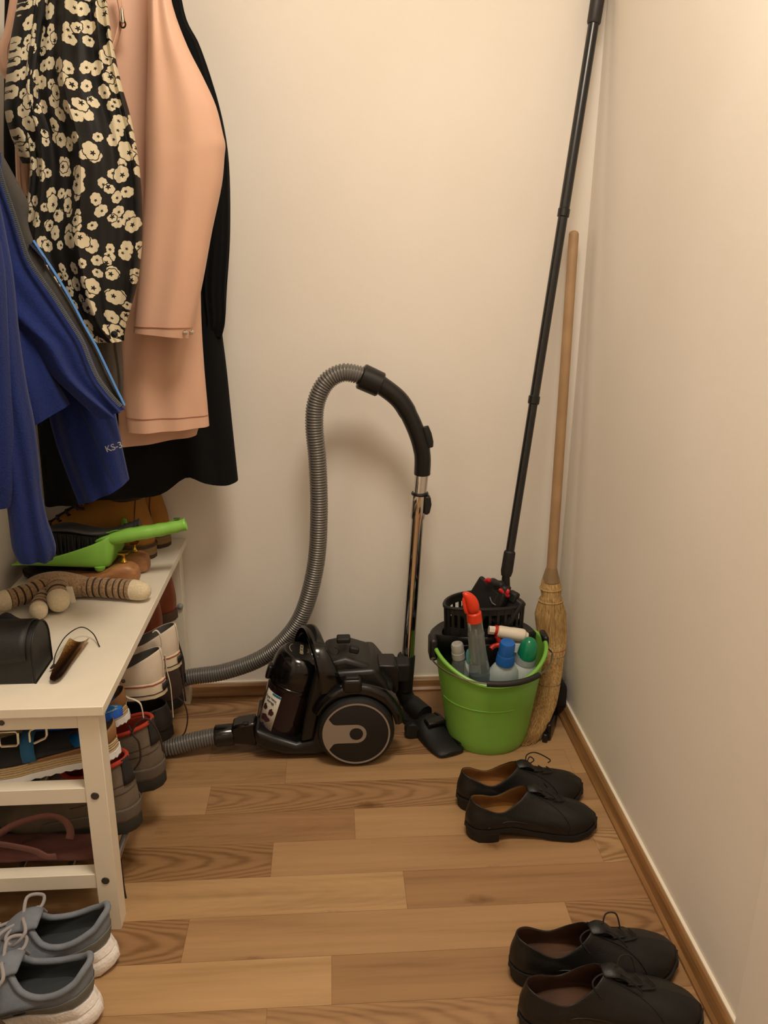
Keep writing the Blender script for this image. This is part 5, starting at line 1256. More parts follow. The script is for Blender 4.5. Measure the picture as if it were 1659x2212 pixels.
# black box case with rounded lid
CASE = mat('black_case_leatherette', '0d0c0b', 0.5, bump=0.3, bscale=700)
CASEIN = mat('case_side_panel', '2a251f', 0.55)
case = thing('glasses_case', 'black box case with rounded flap lid on the bench, cut by the left edge', 'case', (-0.615, 1.445, TOPZ))
x0_, x1_, ya_, yb_ = -0.712, -0.531, 1.394, 1.490
prof_ = [(ya_, 0.0), (yb_, 0.0), (yb_, 0.052)] + [((ya_ + yb_) / 2 + (yb_ - ya_) / 2 * cos(a), 0.052 + 0.044 * sin(a)) for a in [pi * k / 14 for k in range(1, 14)]] + [(ya_, 0.052)]
obj('case_body', MB().prism([(x1_, a, TOPZ + b) for a, b in prof_], (x0_ - x1_, 0, 0)), CASE, case, bevel=0.0025, ang=30)
flap = [((ya_ + yb_) / 2 + ((yb_ - ya_) / 2 + 0.0025) * cos(a), 0.052 + 0.0465 * sin(a)) for a in [pi * k / 16 for k in range(2, 17)]] + [(ya_ - 0.0025, 0.048), (ya_ - 0.0025, 0.040)]
rows = []
for i in range(15):
    x_ = x0_ + (x1_ - 0.010 - x0_) * i / 14; cutn = 0 if i < 12 else (i - 11)
    rows.append([(x_, a, TOPZ + b + (0.0 if k < 14 else 0.006 * max(0, i - 10) / 4)) for k, (a, b) in enumerate(flap)])
obj('flap_lid', MB().grid(rows, False), CASE, case, solid=0.0022, soff=0, ang=50)
obj('piping', MB().tube([(x1_ + 0.0005, a, TOPZ + b) for a, b in prof_], 0.0016, 8, closed=True), CASE, case)
# horn shoe horn on a cord
def horn_mat():
    N = NT('polished_horn'); b = N.b; tc = N.n('ShaderNodeTexCoord'); nz = N.n('ShaderNodeTexNoise', i_Scale=22.0, i_Detail=4.0); N.l(tc.outputs['UV'], nz.inputs['Vector'])
    sx = N.n('ShaderNodeSeparateXYZ'); N.l(tc.outputs['UV'], sx.inputs[0])
    edge = N.math('ABSOLUTE', sx.outputs[1])
    f = N.math('ADD', N.math('ADD', N.math('MULTIPLY', sx.outputs[0], 0.55), N.math('MULTIPLY', edge, 0.42)), N.math('MULTIPLY', N.math('SUBTRACT', nz.outputs[0], 0.5), 0.55))
    N.l(N.ramp(f, [(0.35, srgb('1a0f08')), (0.62, srgb('40260f')), (0.80, srgb('7d5a2e')), (0.98, srgb('b8985f'))]), b.inputs['Base Color']); b.inputs['Roughness'].default_value = 0.18
    return N.m
shn = thing('shoe_horn', 'polished dark horn shoe horn with thin black cord lying on the bench top', 'shoe horn', (-0.498, 1.47, TOPZ))
A0, A1 = Vector((-0.497, 1.388, TOPZ)), Vector((-0.4975, 1.558, TOPZ))
dl_ = (A1 - A0).normalized(); ds_ = Vector((dl_.y, -dl_.x, 0))
rows = []; uvs = []
for i in range(19):
    f = i / 18; hw = sinterp(f, [0, 0.06, 0.25, 1.0], [0.004, 0.0105, 0.0135, 0.0195]); z_ = sinterp(f, [0, 0.3, 1], [0.006, 0.010, 0.006])
    sag = sinterp(f, [0, 0.4, 1.0], [0.002, 0.007, 0.010]); r_ = []
    for k in range(11):
        a = -1 + 2 * k / 10; r_.append(A0.lerp(A1, f) + ds_ * hw * a + Vector((0, 0, 0.0022 + sag * a * a + 0.004 * (1 - f) ** 2))); uvs.append((f, a))
    rows.append(r_)
obj('horn_blade', MB().grid(rows, False, uvs=uvs), horn_mat(), shn, solid=0.0022, soff=0, sub=1)
CORD = mat('black_cord', '15120f', 0.7)
cr = obj('cord', MB().tube(crom([A0 + dl_ * 0.055 + ds_ * -0.016 + Vector((0, 0, 0.010)), A0 + dl_ * 0.09 + ds_ * -0.021 + Vector((0, 0, 0.018)), A0 + dl_ * 0.145 + ds_ * -0.018 + Vector((0, 0, 0.026)), A1 + dl_ * 0.02 + ds_ * -0.002 + Vector((0, 0, 0.024)), A1 + dl_ * 0.012 + ds_ * 0.022 + Vector((0, 0, 0.014)), A1 + dl_ * -0.018 + ds_ * 0.040 + Vector((0, 0, 0.003)), A1 + dl_ * -0.024 + ds_ * 0.043 + Vector((0, 0, 0.0025))], 8), 0.0011, 8), CORD, shn)
kn = A0 + dl_ * 0.055 + ds_ * -0.016 + Vector((0, 0, 0.010))
obj('cord_knot', MB().tube([kn + Vector((-0.004, -0.006, -0.003)), kn, kn + Vector((0.003, 0.004, 0.0))], [0.0016, 0.0028, 0.0014], 8), CORD, cr)

# ribbed dark brown slipper box at the very bottom left
RIB = mat('dark_brown_rib', '3a2818', 0.9, bump=0.2, bscale=300)
bk_ = thing('basket', 'dark brown ribbed basket at the bottom left corner in front of the running shoes', 'basket', (-0.56, 0.98, 0))
rows = []
BKC = Vector((-0.592, 0.946, 0))
for i in range(49):
    f = i / 48; h = 0.10 * f; r_ = 0.112 + 0.012 * f + 0.0022 * (1 if i % 4 in (1, 2) else -1)
    rows.append([BKC + Vector((min(1, 1) * r_ * cos(a), r_ * sin(a), h)) for a in [2 * pi * k / 48 for k in range(48)]])
for dr in (0.012, 0.016):
    rows.append([BKC + Vector(((0.124 - dr) * cos(a), (0.124 - dr) * sin(a), 0.10 if dr < 0.014 else 0.02)) for a in [2 * pi * k / 48 for k in range(48)]])
bk_.location = BKC
obj('basket_body', MB().grid(rows, True, 0, True, True), RIB, bk_, ang=60)

# ------------------------------------------------------------------ coats hanging on the left wall
def loftcloth(rings, nr=44, ns=64, fold=0.006, seed=1, k0=(5, 9, 14), hem=True, ramp=(0.3, 1.0), lift=None, phase=None, dirn=1):
    """closed tube of cloth; rings = (left edge, right edge, thickness) from top to bottom"""
    rnd = random.Random(seed); ph = [rnd.uniform(0, 6.28) for _ in k0]; tw = [rnd.uniform(-2, 2) for _ in k0]
    n = len(rings); Ls = crom([r[0] for r in rings], 12); Rs = crom([r[1] for r in rings], 12); Ts = crom([(r[2], 0, 0) for r in rings], 12)
    rows = []; uvs = []; hgt = 0; prev = None
    for i in range(nr):
        x = i / (nr - 1) * (len(Ls) - 1); k = min(int(x), len(Ls) - 2); f = x - k
        L = Ls[k].lerp(Ls[k + 1], f); R = Rs[k].lerp(Rs[k + 1], f); T = max(0.004, Ts[k].lerp(Ts[k + 1], f).x)
        d = (R - L); hw = d.length / 2; ex = d.normalized(); en = Vector((ex.y, -ex.x, 0)).normalized(); c = (L + R) / 2
        if prev is not None: hgt += (c - prev).length
        prev = c
        vf = i / (nr - 1); am = fold * (ramp[0] + (ramp[1] - ramp[0]) * vf); row = []
        for j in range(ns):
            a = 2 * pi * j / ns; ca, sa = cos(a), sin(a)
            px = hw * ca; py = T * (abs(sa) ** 0.75) * (1 if sa > 0 else -1)
            dsp = sum(am / (m + 1) ** 0.6 * sin(q * a + p_ + t_ * vf) for m, (q, p_, t_) in enumerate(zip(k0, ph, tw)))
            env = abs(sa) ** 0.6
            P = c + ex * px + en * (py + dsp * env * (1 if sa > 0 else -1))
            if lift: P.z += lift((ca + 1) / 2) * max(0, (vf - 0.6) / 0.4)
            row.append(P); uvs.append((px + (0 if sa > 0 else 0.0) + T * 0.3 * (1 - abs(ca)), hgt + c.z * 0))
        rows.append(row)
    if hem:
        last = rows[-1]; c = sum(last, Vector()) / ns
        for s_, dz in ((0.95, 0.002), (0.88, 0.025)):
            rows.append([c + (p - c) * s_ + Vector((0, 0, dz)) for p in last]); uvs += uvs[-ns:]
    return MB().grid(rows, True, 0, True, True, uvs=uvs), rows
def strip(rows, i0, i1, j0, j1, off=0.0015):
    """thin band lying on a cloth surface between ring rows and columns"""
    out = []
    for i in range(i0, i1 + 1):
        c = sum(rows[i], Vector()) / len(rows[i]); out.append([rows[i][j % len(rows[i])] + (rows[i][j % len(rows[i])] - c).normalized() * off for j in range(j0, j1 + 1)])
    return out

BLACKW = mat('black_wool', '0c0c0d', 0.95, bump=0.4, bscale=260, spec=0.2)
PINK = mat('pink_raincoat', 'd0a68d', 0.45, noise=0.03, nscale=8, spec=0.35)
PINKT = mat('pink_stitch', 'a4684f', 0.8)
SNAP = mat('snap_steel', 'd8d2c4', 0.2, metal=1.0)
FLEECE = mat('blue_fleece', '18265c', 0.95, bump=0.6, bscale=320, sheen=0.08, noise=0.12, nscale=200, spec=0.2)
NAVY = mat('navy_trim', '141a34', 0.9)
GREYL = mat('grey_mesh_lining', '3f3b36', 0.9, bump=0.3, bscale=500)
LBLUE = mat('light_blue_binding', '4a7cb8', 0.7)
ZIP = mat('grey_zip', '565c63', 0.45)

rack = thing('coat_rack', 'white wall board with steel hooks above the bench, carrying the coats', 'coat rack', (XL, 1.75, 1.78))
obj('board', MB().box((XL + 0.009, 1.75, 1.80), (0.018, 1.0, 0.09)), WHITE, rack, bevel=0.002)
for y_ in (1.40, 1.62, 1.84, 2.06):
    obj('hook', MB().tube(crom([(XL + 0.018, y_, 1.81), (XL + 0.07, y_, 1.80), (XL + 0.09, y_, 1.775), (XL + 0.105, y_, 1.80)], 6), 0.004, 10), SNAP, rack)

# black wool coat, farthest back
coat = thing('wool_coat', 'long black wool coat hanging farthest back against the back wall', 'coat', (-0.45, 2.03, 0.66))
lift = lambda s: 0.035 * exp(-((s - 0.74) / 0.09) ** 2) + 0.012 * exp(-((s - 0.4) / 0.2) ** 2)
bl, brow = loftcloth([((-0.6171,1.98,1.7807),(-0.3513,2.06,1.8095),0.06),((-0.6323,1.98,1.7162),(-0.3355,2.06,1.7424),0.07),((-0.6444,1.98,1.6338),(-0.307,2.06,1.6564),0.075),((-0.6595,1.98,1.5146),(-0.2739,2.06,1.5315),0.08),((-0.6751,1.98,1.3907),(-0.2495,2.06,1.4011),0.08),((-0.6839,1.98,1.2428),(-0.2501,2.06,1.2452),0.08),((-0.6785,1.98,1.1273),(-0.2591,2.06,1.1233),0.08),((-0.6705,1.98,1.0276),(-0.2521,2.06,1.0182),0.08),((-0.67,1.98,0.9457),(-0.2459,2.06,0.9317),0.08),((-0.672,1.98,0.8404),(-0.2407,2.06,0.8205),0.08),((-0.6766,1.98,0.6342),(-0.2328,2.06,0.667),0.085)], nr=48, ns=90, fold=0.012, seed=5, lift=lift)
obj('coat_body', bl, BLACKW, coat)
sl, _ = loftcloth([((-0.3475,2.03,1.7842),(-0.3337,2.06,1.7931),0.04),((-0.3471,2.03,1.6663),(-0.3058,2.06,1.6739),0.05),((-0.3228,2.03,1.606),(-0.2786,2.06,1.6126),0.055),((-0.3001,2.03,1.5128),(-0.2428,2.06,1.5181),0.055),((-0.2879,2.03,1.398),(-0.2231,2.06,1.4013),0.055),((-0.2925,2.03,1.2445),(-0.2272,2.06,1.2452),0.055),((-0.3053,2.03,1.1245),(-0.24,2.06,1.1233),0.05),((-0.3046,2.03,1.0525),(-0.2504,2.06,1.0501),0.05),((-0.3109,2.03,1.0369),(-0.2659,2.06,1.0023),0.045)], fold=0.006, seed=8)
obj('coat_sleeve', sl, BLACKW, coat)

# pink raincoat
pink = thing('raincoat', 'pink raincoat with snap cuffs hanging in front of the black wool coat', 'raincoat', (-0.40, 1.86, 0.81))
pb, prow = loftcloth([((-0.5402,1.84,1.7402),(-0.3189,1.87,1.7533),0.05),((-0.5659,1.84,1.6649),(-0.3075,1.87,1.6768),0.055),((-0.5838,1.84,1.5878),(-0.2939,1.87,1.5981),0.06),((-0.5977,1.84,1.5166),(-0.2785,1.87,1.5254),0.06),((-0.6056,1.84,1.4107),(-0.2703,1.87,1.4166),0.06),((-0.5798,1.84,1.2923),(-0.267,1.87,1.2948),0.055),((-0.5141,1.84,1.1866),(-0.2663,1.87,1.1862),0.05),((-0.4372,1.84,1.0671),(-0.2709,1.87,1.0641),0.045),((-0.439,1.84,0.9719),(-0.271,1.87,0.9668),0.042),((-0.44,1.84,0.8936),(-0.2689,1.87,0.8867),0.04),((-0.4386,1.84,0.8315),(-0.2678,1.87,0.8376),0.04)], nr=52, ns=80, fold=0.005, seed=12, k0=(3, 5, 8))
obj('coat_body', pb, PINK, pink)
ub, _ = loftcloth([((-0.4575,1.885,1.0638),(-0.2859,1.905,1.0616),0.03),((-0.4623,1.885,0.9565),(-0.2877,1.905,0.9524),0.032),((-0.4654,1.885,0.8556),(-0.2921,1.905,0.8499),0.034),((-0.4712,1.885,0.7905),(-0.3017,1.905,0.8102),0.034)], nr=20, fold=0.006, seed=3, k0=(3, 6))
un = obj('rear_hem', ub, PINK, pink)
nf = len(prow) - 3
N_ = 80
def lineon(rows, i, js, off=0.0012): return [rows[i][j % len(rows[i])] + Vector((0, -off, 0)) for j in js]
obj('hem_stitch', MB().tube(lineon(prow, nf - 3, range(2, 39)), 0.0008, 5), PINKT, pink)
ps, srow = loftcloth([((-0.3108,1.765,1.7221),(-0.2864,1.775,1.7255),0.03),((-0.3168,1.765,1.6349),(-0.278,1.775,1.638),0.042),((-0.3216,1.765,1.5638),(-0.2545,1.775,1.5668),0.05),((-0.327,1.765,1.5064),(-0.226,1.775,1.5092),0.05),((-0.3324,1.765,1.4595),(-0.2056,1.775,1.4622),0.05),((-0.3371,1.765,1.4119),(-0.1953,1.775,1.4142),0.05),((-0.3386,1.765,1.3926),(-0.192,1.775,1.3947),0.05),((-0.3402,1.765,1.3732),(-0.1948,1.775,1.3751),0.05),((-0.3451,1.765,1.3224),(-0.2028,1.775,1.3237),0.048),((-0.3571,1.765,1.2385),(-0.2263,1.775,1.2389),0.046),((-0.3712,1.765,1.1522),(-0.2477,1.775,1.1517),0.044),((-0.3859,1.765,1.0723),(-0.27,1.775,1.0711),0.042),((-0.3906,1.765,1.0479),(-0.2806,1.775,1.0354),0.04)], nr=52, ns=72, fold=0.004, seed=21, k0=(2, 4, 7), ramp=(1.0, 0.6))
sv = obj('coat_sleeve', ps, PINK, pink)
obj('cuff_stitch', MB().tube(lineon(srow, len(srow) - 6, range(2, 36)), 0.0008, 5), PINKT, sv)
for j in (8, 3):
    q = srow[len(srow) - 5][j] + Vector((0.002, -0.002, 0.0))
    obj('snap_button', MB().lathe([(0, 0.004), (0.0035, 0.0035), (0.005, 0.0015), (0.005, 0), (0, 0)], 18, Matrix.Translation(q) @ Matrix.Rotation(pi / 2, 4, 'X')), SNAP, sv)
q = [Vector(a) for a in [(-0.3733,1.79,1.6551),(-0.3702,1.79,1.6253),(-0.3762,1.79,1.595),(-0.3964,1.79,1.5566),(-0.3979,1.79,1.5947)]]
fl = obj('placket_edge', MB().tube(crom([(-0.3737,1.775,1.6586), (-0.3677,1.775,1.6143), (-0.3762,1.775,1.5842), (-0.3899,1.775,1.5521)], 6), 0.008, 10, flat=0.5), PINK, pink)
zp = Vector((-0.3644,1.765,1.6075))
zpull = obj('zip_pull', MB().lathe([(0, 0.016), (0.0025, 0.014), (0.0035, 0.004), (0.0045, -0.004), (0.004, -0.010), (0, -0.012)], 14, Matrix.Translation(zp)), SNAP, pink)
obj('pull_ring', MB().tube([zp + Vector((0.005 * cos(a), -0.001, -0.012 + 0.006 * sin(a))) for a in [2 * pi * k / 16 for k in range(16)]], 0.0016, 6, closed=True), mat('dark_brass', '3a2a18', 0.4, metal=0.7), zpull)
obj('collar_flap', loftcloth([((-0.5384,1.72,1.6345),(-0.5142,1.75,1.6426),0.015),((-0.5582,1.72,1.5769),(-0.521,1.75,1.5841),0.02),((-0.5756,1.72,1.5402),(-0.5335,1.75,1.5468),0.02),((-0.5746,1.72,1.5107),(-0.5453,1.75,1.5165),0.018),((-0.5573,1.72,1.4945),(-0.5526,1.75,1.4967),0.012)], nr=24, ns=40, fold=0.004, seed=4, hem=False)[0], PINK, pink)
obj('lining_edge', loftcloth([((-0.5516,1.7,1.4328),(-0.5368,1.72,1.4357),0.012),((-0.5581,1.7,1.3793),(-0.5333,1.72,1.3816),0.014),((-0.5622,1.7,1.3326),(-0.5355,1.72,1.3344),0.014),((-0.5627,1.7,1.3011),(-0.538,1.72,1.2984),0.012)], nr=18, ns=32, fold=0.003, seed=6)[0], PINK, pink)

# black blouse jacket with cream flowers
def floral():
    N = NT('floral_print'); b = N.b; tc = N.n('ShaderNodeTexCoord')
    mp = N.n('ShaderNodeMapping'); mp.inputs['Scale'].default_value = (1.12, 0.9, 1); N.l(tc.outputs['UV'], mp.inputs[0])
    def layer(scale, off, rmin, rmax, rnd_):
        m2 = N.n('ShaderNodeVectorMath', operation='ADD'); m2.inputs[1].default_value = off; N.l(mp.outputs[0], m2.inputs[0])
        vo = N.n('ShaderNodeTexVoronoi', i_Scale=scale, i_Randomness=rnd_); vo.voronoi_dimensions = '2D'; N.l(m2.outputs[0], vo.inputs['Vector'])
        sc = N.n('ShaderNodeVectorMath', operation='SUBTRACT'); N.l(m2.outputs[0], sc.inputs[0]); N.l(vo.outputs['Position'], sc.inputs[1])
        sp = N.n('ShaderNodeSeparateXYZ'); N.l(sc.outputs[0], sp.inputs[0])
        cr = N.n('ShaderNodeSeparateColor'); N.l(vo.outputs['Color'], cr.inputs[0])
        an = N.math('ARCTAN2', sp.outputs[1], sp.outputs[0])
        pet = N.math('ADD', N.math('MULTIPLY', N.math('ABSOLUTE', N.math('SINE', N.math('ADD', N.math('MULTIPLY', an, 3.5), N.math('MULTIPLY', cr.outputs[0], 6.0)))), 0.14), 0.90)
        pet = N.math('ADD', pet, N.math('MULTIPLY', N.math('SINE', N.math('ADD', N.math('MULTIPLY', an, 2.0), N.math('MULTIPLY', cr.outputs[1], 6.0))), 0.10))
        R = N.math('MULTIPLY', N.math('ADD', N.math('MULTIPLY', cr.outputs[2], rmax - rmin), rmin), pet)
        d = vo.outputs['Distance']
        # off-centre dark heart
        hx = N.math('SUBTRACT', sp.outputs[0], N.math('MULTIPLY', N.math('SUBTRACT', cr.outputs[0], 0.5), 0.20 / scale))
        hy = N.math('SUBTRACT', sp.outputs[1], N.math('MULTIPLY', N.math('SUBTRACT', cr.outputs[1], 0.5), 0.20 / scale))
        hd = N.math('MULTIPLY', N.math('SQRT', N.math('ADD', N.math('MULTIPLY', hx, hx), N.math('MULTIPLY', hy, hy))), scale)
        ha = N.math('ARCTAN2', hy, hx)
        hr = N.math('ADD', N.math('MULTIPLY', N.math('SINE', N.math('ADD', N.math('MULTIPLY', ha, 5.0), cr.outputs[2])), 0.026), 0.075)
        petal = N.math('LESS_THAN', d, R); heart = N.math('LESS_THAN', hd, hr); outl = N.math('LESS_THAN', d, N.math('ADD', R, 0.035))
        return petal, heart, outl
    p1, h1_, o1 = layer(39.0, (0.3, 0.7, 0), 0.26, 0.42, 0.85)
    p2, h2_, o2 = layer(25.0, (1.31, 2.17, 0), 0.16, 0.33, 0.9)
    K0, C0 = srgb('0f0e0d'), srgb('c8bc9f')
    c = N.mix(N.math('MULTIPLY', p1, N.math('SUBTRACT', 1.0, h1_)), K0, C0)
    c = N.mix(o2, c, K0); c = N.mix(N.math('MULTIPLY', p2, N.math('SUBTRACT', 1.0, h2_)), c, C0)
    N.l(c, b.inputs['Base Color']); b.inputs['Roughness'].default_value = 0.6; b.inputs['Specular IOR Level'].default_value = 0.3
    return N.m
FLORAL = floral()
flo = thing('floral_jacket', 'black jacket printed with cream flowers hanging in front of the pink raincoat', 'jacket', (-0.45, 1.66, 1.04))
fb_, frow = loftcloth([((-0.4726,1.63,1.6917),(-0.3768,1.66,1.7028),0.04),((-0.481,1.63,1.6456),(-0.3737,1.66,1.6558),0.045),((-0.4917,1.63,1.5986),(-0.3667,1.66,1.608),0.05),((-0.5067,1.63,1.5368),(-0.3624,1.66,1.545),0.055),((-0.5243,1.63,1.4734),(-0.3533,1.66,1.4804),0.06),((-0.5249,1.63,1.4305),(-0.3436,1.66,1.4364),0.06),((-0.5153,1.63,1.3941),(-0.3379,1.66,1.3991),0.06),((-0.5136,1.63,1.3423),(-0.3335,1.66,1.346),0.06),((-0.5255,1.63,1.2817),(-0.3336,1.66,1.2838),0.06),((-0.5425,1.63,1.2197),(-0.3388,1.66,1.2202),0.06),((-0.5241,1.63,1.1562),(-0.3508,1.66,1.1551),0.058),((-0.5041,1.63,1.1156),(-0.3644,1.66,1.1136),0.055),((-0.4755,1.63,1.0743),(-0.3807,1.66,1.0715),0.05),((-0.4454,1.63,1.0424),(-0.3908,1.66,1.0434),0.045)], nr=64, ns=128, fold=0.012, seed=31, k0=(5, 9, 16), ramp=(1.5, 0.4))
obj('jacket_body', fb_, FLORAL, flo)
obj('jacket_sleeve', loftcloth([((-0.4625,1.6,1.6699),(-0.4369,1.64,1.6823),0.03),((-0.4878,1.6,1.5911),(-0.4578,1.64,1.6016),0.03),((-0.5085,1.6,1.5304),(-0.4739,1.64,1.5393),0.03),((-0.5251,1.6,1.4683),(-0.4812,1.64,1.4756),0.035),((-0.5323,1.6,1.4225),(-0.4842,1.64,1.4286),0.034),((-0.5257,1.6,1.3904),(-0.4871,1.64,1.3956),0.028),((-0.5146,1.6,1.3688),(-0.4896,1.64,1.3733),0.02),((-0.5004,1.6,1.3456),(-0.4974,1.64,1.3463),0.012)], nr=28, ns=48, fold=0.006, seed=17, k0=(3, 5, 8))[0], FLORAL, flo)
obj('snap_button', MB().lathe([(0, 0.004), (0.006, 0.003), (0.0065, 0), (0, 0)], 18, Matrix.Translation((-0.3866,1.59,1.0591)) @ Matrix.Rotation(pi / 2, 4, 'X')), mat('black_button', '141414', 0.3), flo)
obj('grey_jacket_lining', loftcloth([((-0.4562,1.7,1.1203),(-0.4022,1.72,1.1192),0.02),((-0.4599,1.7,1.0383),(-0.406,1.72,1.036),0.02),((-0.4505,1.7,0.9806),(-0.4075,1.72,0.9777),0.02),((-0.4421,1.7,0.9191),(-0.4125,1.72,0.921),0.014)], nr=16, ns=32, fold=0.003, seed=2, hem=False)[0], mat('taupe_lining', '4f463c', 0.85), flo)

# blue fleece jacket, nearest
fle = thing('fleece_jacket', 'blue fleece jacket with open zip hanging nearest on the left', 'jacket', (-0.45, 1.5, 0.69))
rs, rsrow = loftcloth([((-0.5327,1.56,1.1581),(-0.4843,1.58,1.1575),0.035),((-0.523,1.56,1.0959),(-0.4592,1.58,1.0942),0.04),((-0.5131,1.56,1.0239),(-0.4294,1.58,1.021),0.042),((-0.5094,1.56,0.95),(-0.4003,1.58,0.9456),0.044),((-0.5052,1.56,0.8994),(-0.3925,1.58,0.8941),0.044),((-0.4948,1.56,0.8435),(-0.3865,1.58,0.8373),0.044),((-0.4724,1.56,0.7531),(-0.3809,1.58,0.7936),0.042)], nr=40, ns=64, fold=0.006, seed=41, k0=(3, 6, 9))
yk, _ = loftcloth([((-0.675, 1.40, 1.775), (-0.640, 1.40, 1.775), 0.012), ((-0.70, 1.41, 1.72), (-0.605, 1.42, 1.72), 0.03), ((-0.725, 1.42, 1.62), (-0.565, 1.44, 1.62), 0.045), ((-0.735, 1.43, 1.50), (-0.535, 1.46, 1.50), 0.055), ((-0.735, 1.44, 1.40), (-0.530, 1.47, 1.40), 0.055), ((-0.735, 1.44, 1.28), (-0.535, 1.47, 1.28), 0.05)], nr=36, ns=64, fold=0.008, seed=71)
obj('back_yoke', yk, FLEECE, fle)
rsl = obj('right_sleeve', rs, FLEECE, fle)
obj('sleeve_seam', MB().tube(crom([(-0.4395,1.515,0.9403), (-0.4212,1.512,0.8913), (-0.4079,1.512,0.845), (-0.3918,1.515,0.7969)], 6), 0.001, 6), NAVY, rsl)
kc = Vector((-0.3852,1.508,0.87))
obj('embroidered_lettering', text_mesh('KS-3', 0.016, frame(kc, (1, 0.05, 0.30), (-0.30, -0.05, 1)), 0.0008), mat('pale_thread', 'a9a7a6', 0.7), rsl, smooth=False)
fp_, fprow = loftcloth([((-0.6013,1.46,1.3466),(-0.5163,1.5,1.3512),0.03),((-0.6008,1.46,1.3032),(-0.5176,1.5,1.3065),0.032),((-0.5931,1.46,1.2591),(-0.5073,1.5,1.261),0.034),((-0.5888,1.46,1.1894),(-0.4908,1.5,1.1891),0.034),((-0.5605,1.46,1.132),(-0.4555,1.5,1.1298),0.03),((-0.5222,1.46,1.0879),(-0.4299,1.5,1.0843),0.028),((-0.4892,1.46,1.0542),(-0.4135,1.5,1.0496),0.024),((-0.4581,1.46,0.9968),(-0.3951,1.5,0.9906),0.02),((-0.3924,1.46,0.9297),(-0.3619,1.5,0.9405),0.014)], nr=52, ns=72, fold=0.007, seed=44, k0=(3, 5, 8), hem=False)
fpo = obj('right_front', fp_, FLEECE, fle)
zpath = crom([(-0.514,1.468,1.3346),(-0.5083,1.468,1.3022),(-0.4986,1.468,1.2597),(-0.49,1.468,1.2177),(-0.4827,1.468,1.1879),(-0.4652,1.468,1.1562),(-0.4496,1.468,1.1306),(-0.426,1.468,1.0868),(-0.4159,1.468,1.068),(-0.4087,1.468,1.0506),(-0.4009,1.468,1.0222),(-0.3905,1.468,0.9951),(-0.3745,1.468,0.9699),(-0.3564,1.468,0.9476)], 6)
obj('zip_tape', MB().tube(zpath, 0.0042, 8, flat=0.5), NAVY, fpo)
Lz = [0.0]
for i in range(1, len(zpath)): Lz.append(Lz[-1] + (zpath[i] - zpath[i - 1]).length)
tm = MB(); n_t = 150; k = 0
for i in range(n_t):
    s = Lz[-1] * i / n_t
    while k < len(Lz) - 2 and Lz[k + 1] < s: k += 1
    q = zpath[k].lerp(zpath[k + 1], (s - Lz[k]) / max(1e-9, Lz[k + 1] - Lz[k])); t = (zpath[k + 1] - zpath[k]).normalized()
    sd = t.cross(Vector((0, -1, 0))).normalized()
    M_ = Matrix((t, sd, t.cross(sd))).transposed().to_4x4()
    tm.box(q + sd * -0.002 + Vector((0, -0.003, 0)), (0.0021, 0.0062, 0.0030), M=M_)
obj('zip_teeth', tm, ZIP, fpo, smooth=False)
li, lirow = loftcloth([((-0.5487,1.525,1.3501),(-0.5258,1.535,1.3513),0.012),((-0.5386,1.525,1.3153),(-0.5095,1.535,1.3162),0.012),((-0.5303,1.525,1.2763),(-0.4934,1.535,1.2769),0.012),((-0.5184,1.525,1.2403),(-0.4977,1.535,1.2406),0.012),((-0.502,1.525,1.1889),(-0.4809,1.535,1.1888),0.01),((-0.4716,1.525,1.1211),(-0.4437,1.535,1.1204),0.01),((-0.4368,1.525,1.0472),(-0.4089,1.535,1.046),0.009),((-0.4109,1.525,0.9912),(-0.3896,1.535,0.9896),0.008),((-0.3793,1.525,0.9445),(-0.366,1.535,0.9377),0.006)], nr=40, ns=36, fold=0.002, seed=9, k0=(2, 4), hem=False)
lio = obj('mesh_lining', li, GREYL, fle)
obj('binding', MB().tube(crom([(-0.4885,1.522,1.2184),(-0.4735,1.522,1.1919),(-0.457,1.522,1.162),(-0.4369,1.522,1.1211),(-0.4207,1.522,1.0826),(-0.404,1.522,1.0465),(-0.3875,1.522,1.0035),(-0.3747,1.522,0.9695),(-0.3636,1.522,0.9416)], 6), 0.0042, 8, flat=0.6), LBLUE, lio)
obj('pocket_tab', MB().tube(crom([(-0.4931,1.52,1.2125),(-0.4825,1.52,1.2),(-0.4734,1.52,1.1874),(-0.4727,1.52,1.18)], 6), 0.0055, 8, flat=0.6), NAVY, lio)
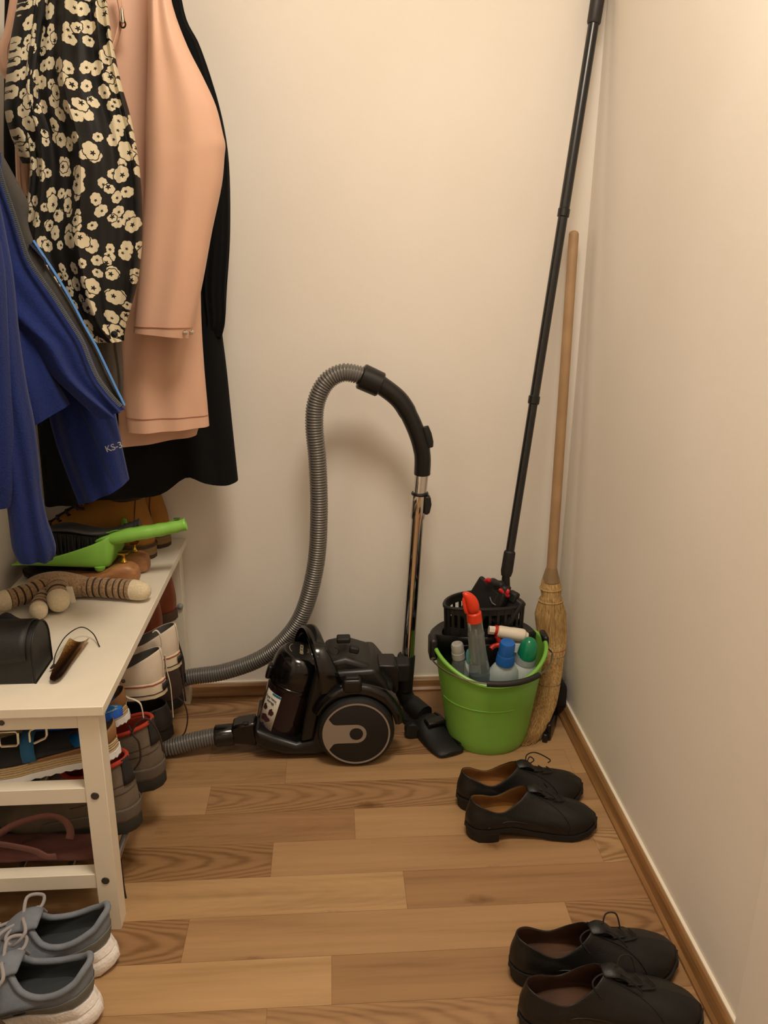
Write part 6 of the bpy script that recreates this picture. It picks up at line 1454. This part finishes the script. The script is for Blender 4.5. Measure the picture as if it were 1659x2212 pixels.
obj('inner_front', loftcloth([((-0.6306,1.43,1.3368),(-0.5259,1.48,1.3424),0.02),((-0.6204,1.43,1.2712),(-0.5204,1.48,1.274),0.025),((-0.6167,1.43,1.2034),(-0.5162,1.48,1.2036),0.03),((-0.6272,1.43,1.1337),(-0.5045,1.48,1.1309),0.035),((-0.6308,1.43,1.0618),(-0.4849,1.48,1.0559),0.038),((-0.6322,1.43,1.0026),(-0.4629,1.48,0.994),0.038),((-0.6387,1.43,0.8561),(-0.4449,1.48,0.9529),0.03)], nr=36, ns=64, fold=0.010, seed=52, k0=(3, 5, 9))[0], FLEECE, fle)
obj('left_sleeve', loftcloth([((-0.5899,1.4,1.3405),(-0.5105,1.42,1.343),0.03),((-0.5669,1.4,1.2698),(-0.4993,1.42,1.271),0.035),((-0.5549,1.4,1.2101),(-0.4944,1.42,1.2103),0.04),((-0.5477,1.4,1.1625),(-0.492,1.42,1.1619),0.04),((-0.552,1.4,1.0786),(-0.4938,1.42,1.0765),0.044),((-0.5556,1.4,0.9988),(-0.4919,1.42,0.9953),0.046),((-0.55,1.4,0.9314),(-0.4867,1.42,0.9267),0.046),((-0.5442,1.4,0.8621),(-0.4873,1.42,0.8562),0.044),((-0.5418,1.4,0.8226),(-0.4888,1.42,0.8162),0.042),((-0.5418,1.4,0.7745),(-0.4852,1.42,0.7672),0.042),((-0.5418,1.4,0.7254),(-0.476,1.42,0.717),0.04),((-0.5368,1.4,0.7037),(-0.4837,1.42,0.6969),0.036)], nr=44, ns=64, fold=0.006, seed=61, k0=(2, 5, 8))[0], FLEECE, fle)
obj('left_front', loftcloth([((-0.5944,1.35,1.3353),(-0.5177,1.385,1.3394),0.02),((-0.5866,1.35,1.2609),(-0.5013,1.385,1.2627),0.025),((-0.5842,1.35,1.1902),(-0.4916,1.385,1.1899),0.03),((-0.5982,1.35,1.0969),(-0.4968,1.385,1.0937),0.034),((-0.6117,1.35,1.0067),(-0.5027,1.385,1.0006),0.036),((-0.6257,1.35,0.9129),(-0.5088,1.385,0.9036),0.036),((-0.6346,1.35,0.8532),(-0.5149,1.385,0.842),0.034),((-0.6357,1.35,0.7981),(-0.5254,1.385,0.8044),0.03)], nr=36, ns=64, fold=0.009, seed=66, k0=(3, 5, 8))[0], FLEECE, fle)
